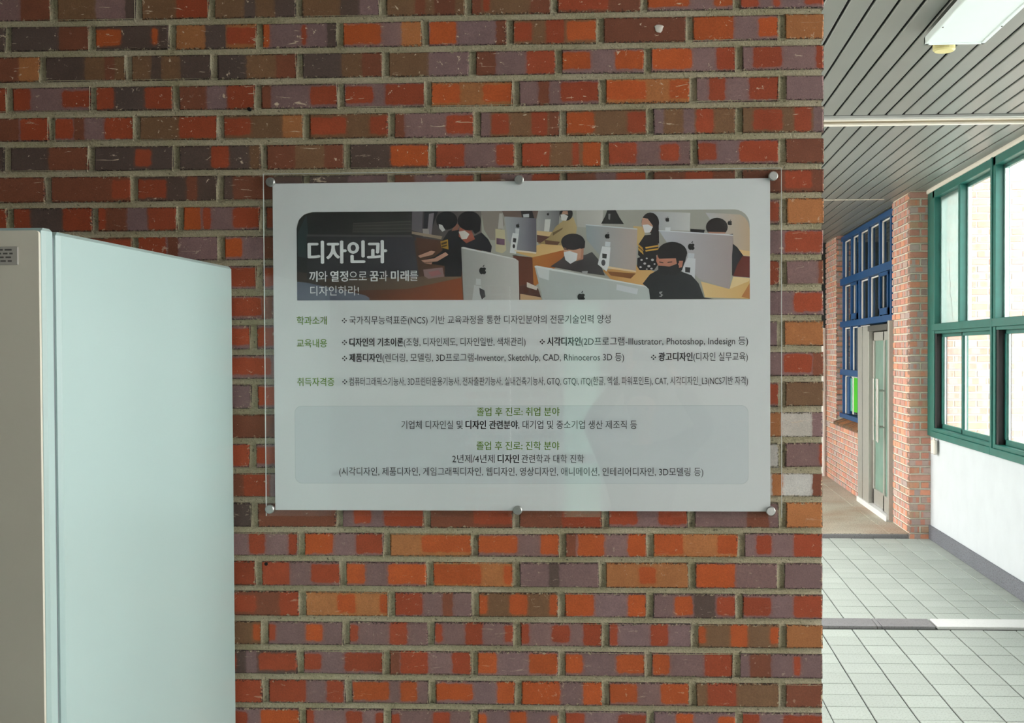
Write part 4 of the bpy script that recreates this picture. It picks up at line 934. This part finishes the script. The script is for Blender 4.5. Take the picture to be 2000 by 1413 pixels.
MB().box((-14,-20,-.2),(14,-8,-.05)).box((-14,-8,-.2),(-5,.3,-.05)).build('yard_floor',simple('front_concrete',(200,200,196),.9,var=.1,scale=1.5),None,kind='structure',label='pale concrete ground outside the hall behind the viewer',cat='ground')

MB().box((-6.4,.4,-.2),(-6.0,20,2.8)).build('sky_block_wall',hallm,None,kind='structure',label='unseen wall added across the court to cut sky light',cat='wall')  # out of view, added to hold back sky light from the court

# ------------------------------------------------------------------ the photographer, mirrored in the sheet
def skin_figure(name,chain,radii,mat,parent,sub=2,root=0):
    """chain: {name: (pos, parent)} grown with a skin modifier and frozen"""
    names=list(chain); me=bpy.data.meshes.new(name)
    me.from_pydata([chain[k][0] for k in names],[(names.index(chain[k][1]),i) for i,k in enumerate(names) if chain[k][1]],[])
    o=link(name,me,None); md=o.modifiers.new('s','SKIN'); md.use_smooth_shade=True; md.use_x_symmetry=False
    sk=me.skin_vertices[0].data
    for i,k in enumerate(names):
        r_=radii[k]; sk[i].radius=(r_,r_) if not isinstance(r_,tuple) else r_; sk[i].use_root=(i==root)
    ms=o.modifiers.new('u','SUBSURF'); ms.levels=sub; ms.render_levels=sub
    dg=bpy.context.evaluated_depsgraph_get(); nm=bpy.data.meshes.new_from_object(o.evaluated_get(dg)); nm.name=name
    bpy.data.objects.remove(o)
    o=link(name,nm,parent,mat)
    for q in nm.polygons: q.use_smooth=True
    return o
PR=empty('person',(.22,-3.0,0)); tag(PR,'person in dark clothes holding up a phone, mirrored in the acrylic','person')
Tp=Matrix.Translation((-.22,3.0,0))
skinm=simple('skin',(205,160,136),.55,var=.03); cloth=simple('dark_jacket',(44,44,48),.85,var=.1); jeans=simple('dark_trousers',(36,38,46),.9,var=.1); hairm=simple('black_hair',(20,18,18),.6,var=.1); shoe=simple('dark_shoe',(30,30,32),.6)
V_=lambda x,y,z:(.22+x,-3.0+y,z)
def fig(*a,**k):
    o=skin_figure(*a,**k); o.matrix_parent_inverse=Tp; return o
# body: head, neck, hands and arms as one surface
B={'pelvis':(V_(0,0,.86),None),'waist':(V_(0,.01,.98),'pelvis'),'chest':(V_(0,0,1.16),'waist'),'neck':(V_(0,-.005,1.295),'chest'),'throat':(V_(0,.005,1.34),'neck'),'chin':(V_(0,.032,1.395),'throat'),'head':(V_(0,.018,1.455),'chin'),'crown':(V_(0,.005,1.52),'head'),
 'hipL':(V_(-.09,0,.80),'pelvis'),'kneeL':(V_(-.10,.02,.45),'hipL'),'ankL':(V_(-.11,-.01,.09),'kneeL'),'hipR':(V_(.09,0,.80),'pelvis'),'kneeR':(V_(.10,.02,.45),'hipR'),'ankR':(V_(.11,-.01,.09),'kneeR'),
 'shL':(V_(-.165,0,1.255),'chest'),'elL':(V_(-.235,.13,1.40),'shL'),'wrL':(V_(-.075,.235,1.615),'elL'),'paL':(V_(-.045,.262,1.675),'wrL'),
 'shR':(V_(.165,0,1.255),'chest'),'elR':(V_(.31,.12,1.37),'shR'),'wrR':(V_(.155,.235,1.605),'elR'),'paR':(V_(.125,.262,1.665),'wrR')}
RB={'pelvis':(.11,.08),'waist':(.10,.075),'chest':(.12,.085),'neck':.046,'throat':.043,'chin':(.052,.058),'head':(.078,.092),'crown':(.070,.082),'hipL':.060,'kneeL':.050,'ankL':.036,'hipR':.060,'kneeR':.052,'ankR':.036,
 'shL':.054,'elL':.037,'wrL':.024,'paL':(.030,.016),'shR':.054,'elR':.037,'wrR':.024,'paR':(.030,.016)}
body=fig('body',B,RB,skinm,PR)
def sub(chain,radii,name,mat): return fig(name,chain,radii,mat,PR)
G=1.16
J={'hem':(V_(0,.0,.76),None),'hip':(V_(0,.0,.87),'hem'),'waist':(V_(0,.01,1.0),'hip'),'chest':(V_(0,0,1.16),'waist'),'neck':(V_(0,0,1.275),'chest'),'shL':B['shL'],'elL':B['elL'],'wrL':(V_(-.09,.225,1.59),'elL'),'shR':B['shR'],'elR':B['elR'],'wrR':(V_(.17,.225,1.58),'elR')}
RJ={'hem':(.158,.118),'hip':(.158,.12),'waist':(.145,.112),'chest':(.165,.12),'neck':.066,'shL':.072,'elL':.052,'wrL':.036,'shR':.072,'elR':.052,'wrR':.036}
sub(J,RJ,'jacket',cloth)
for s in (-1,1): sub({'top':(V_(.062*s,0,.90),None),'hip':(V_(.082*s,0,.76),'top'),'knee':(V_(.10*s,.02,.45),'hip'),'ank':(V_(.11*s,-.01,.07),'knee')},{'top':(.085,.095),'hip':(.090,.095),'knee':.070,'ank':.058},'trouser_leg',jeans)
for s in (-1,1): sub({'a':(V_(.11*s,-.06,.045),None),'b':(V_(.115*s,.06,.04),'a'),'c':(V_(.118*s,.15,.032),'b')},{'a':(.042,.042),'b':(.045,.036),'c':(.040,.028)},'shoe',shoe)
sub({'a':(V_(0,-.050,1.42),None),'b':(V_(0,-.040,1.49),'a'),'c':(V_(0,-.005,1.555),'b'),'d':(V_(0,.060,1.560),'c')},{'a':(.080,.045),'b':(.092,.070),'c':(.094,.058),'d':(.080,.034)},'hair',hairm)
# fingers and thumbs closing on the phone
for s,cx in ((-1,-.045),(1,.125)):
    for k in range(4):
        z=1.70+.019*(k-1.2); x=cx+s*-.0
        sub({'a':(V_(cx-s*.004,.262,z-.02),None),'b':(V_(cx+s*.016,.272,z),'a'),'c':(V_(cx+s*.010,.294,z+.004),'b'),'d':(V_(cx-s*.012,.300,z+.005),'c')},{'a':.010,'b':.0085,'c':.008,'d':.007},'finger',skinm)
    sub({'a':(V_(cx,.255,1.665),None),'b':(V_(cx-s*.018,.262,1.69),'a'),'c':(V_(cx-s*.026,.270,1.715),'b')},{'a':.013,'b':.010,'c':.008},'thumb',skinm)
# face
for s in (-1,1):
    e=bmesh.new(); bmesh.ops.create_uvsphere(e,u_segments=12,v_segments=8,radius=.009); me=bpy.data.meshes.new('eye'); e.to_mesh(me); e.free()
    o=link('eye',me,PR,simple('eye_dark',(40,30,26),.2)); o.location=V_(.028*s,.094,1.458); o.matrix_parent_inverse=Tp
    sub({'a':(V_(.072*s,.01,1.475),None),'b':(V_(.076*s,.012,1.44),'a')},{'a':(.012,.018),'b':(.009,.012)},'ear',skinm)
sub({'a':(V_(0,.10,1.46),None),'b':(V_(0,.112,1.428),'a')},{'a':(.008,.008),'b':(.013,.011)},'nose',skinm)
sub({'a':(V_(-.018,.092,1.398),None),'b':(V_(.018,.092,1.398),'a')},{'a':(.006,.006),'b':(.006,.006)},'mouth',simple('lips',(170,96,90),.5))
ph=empty('phone',(.262,-2.706,1.725)); tag(ph,'black phone held up by the mirrored person','phone')
Tq=Matrix.Translation((-.262,2.706,-1.725))
o=MB().box((.185,-2.712,1.687),(.340,-2.703,1.762),.004).build('phone_body',M['navy'],ph); o.matrix_parent_inverse=Tq
o=MB().cyl((.253,0,1.73),.007,1,-2.703,-2.700,16).build('camera_lens',M['black_glass'],ph); o.matrix_parent_inverse=Tq
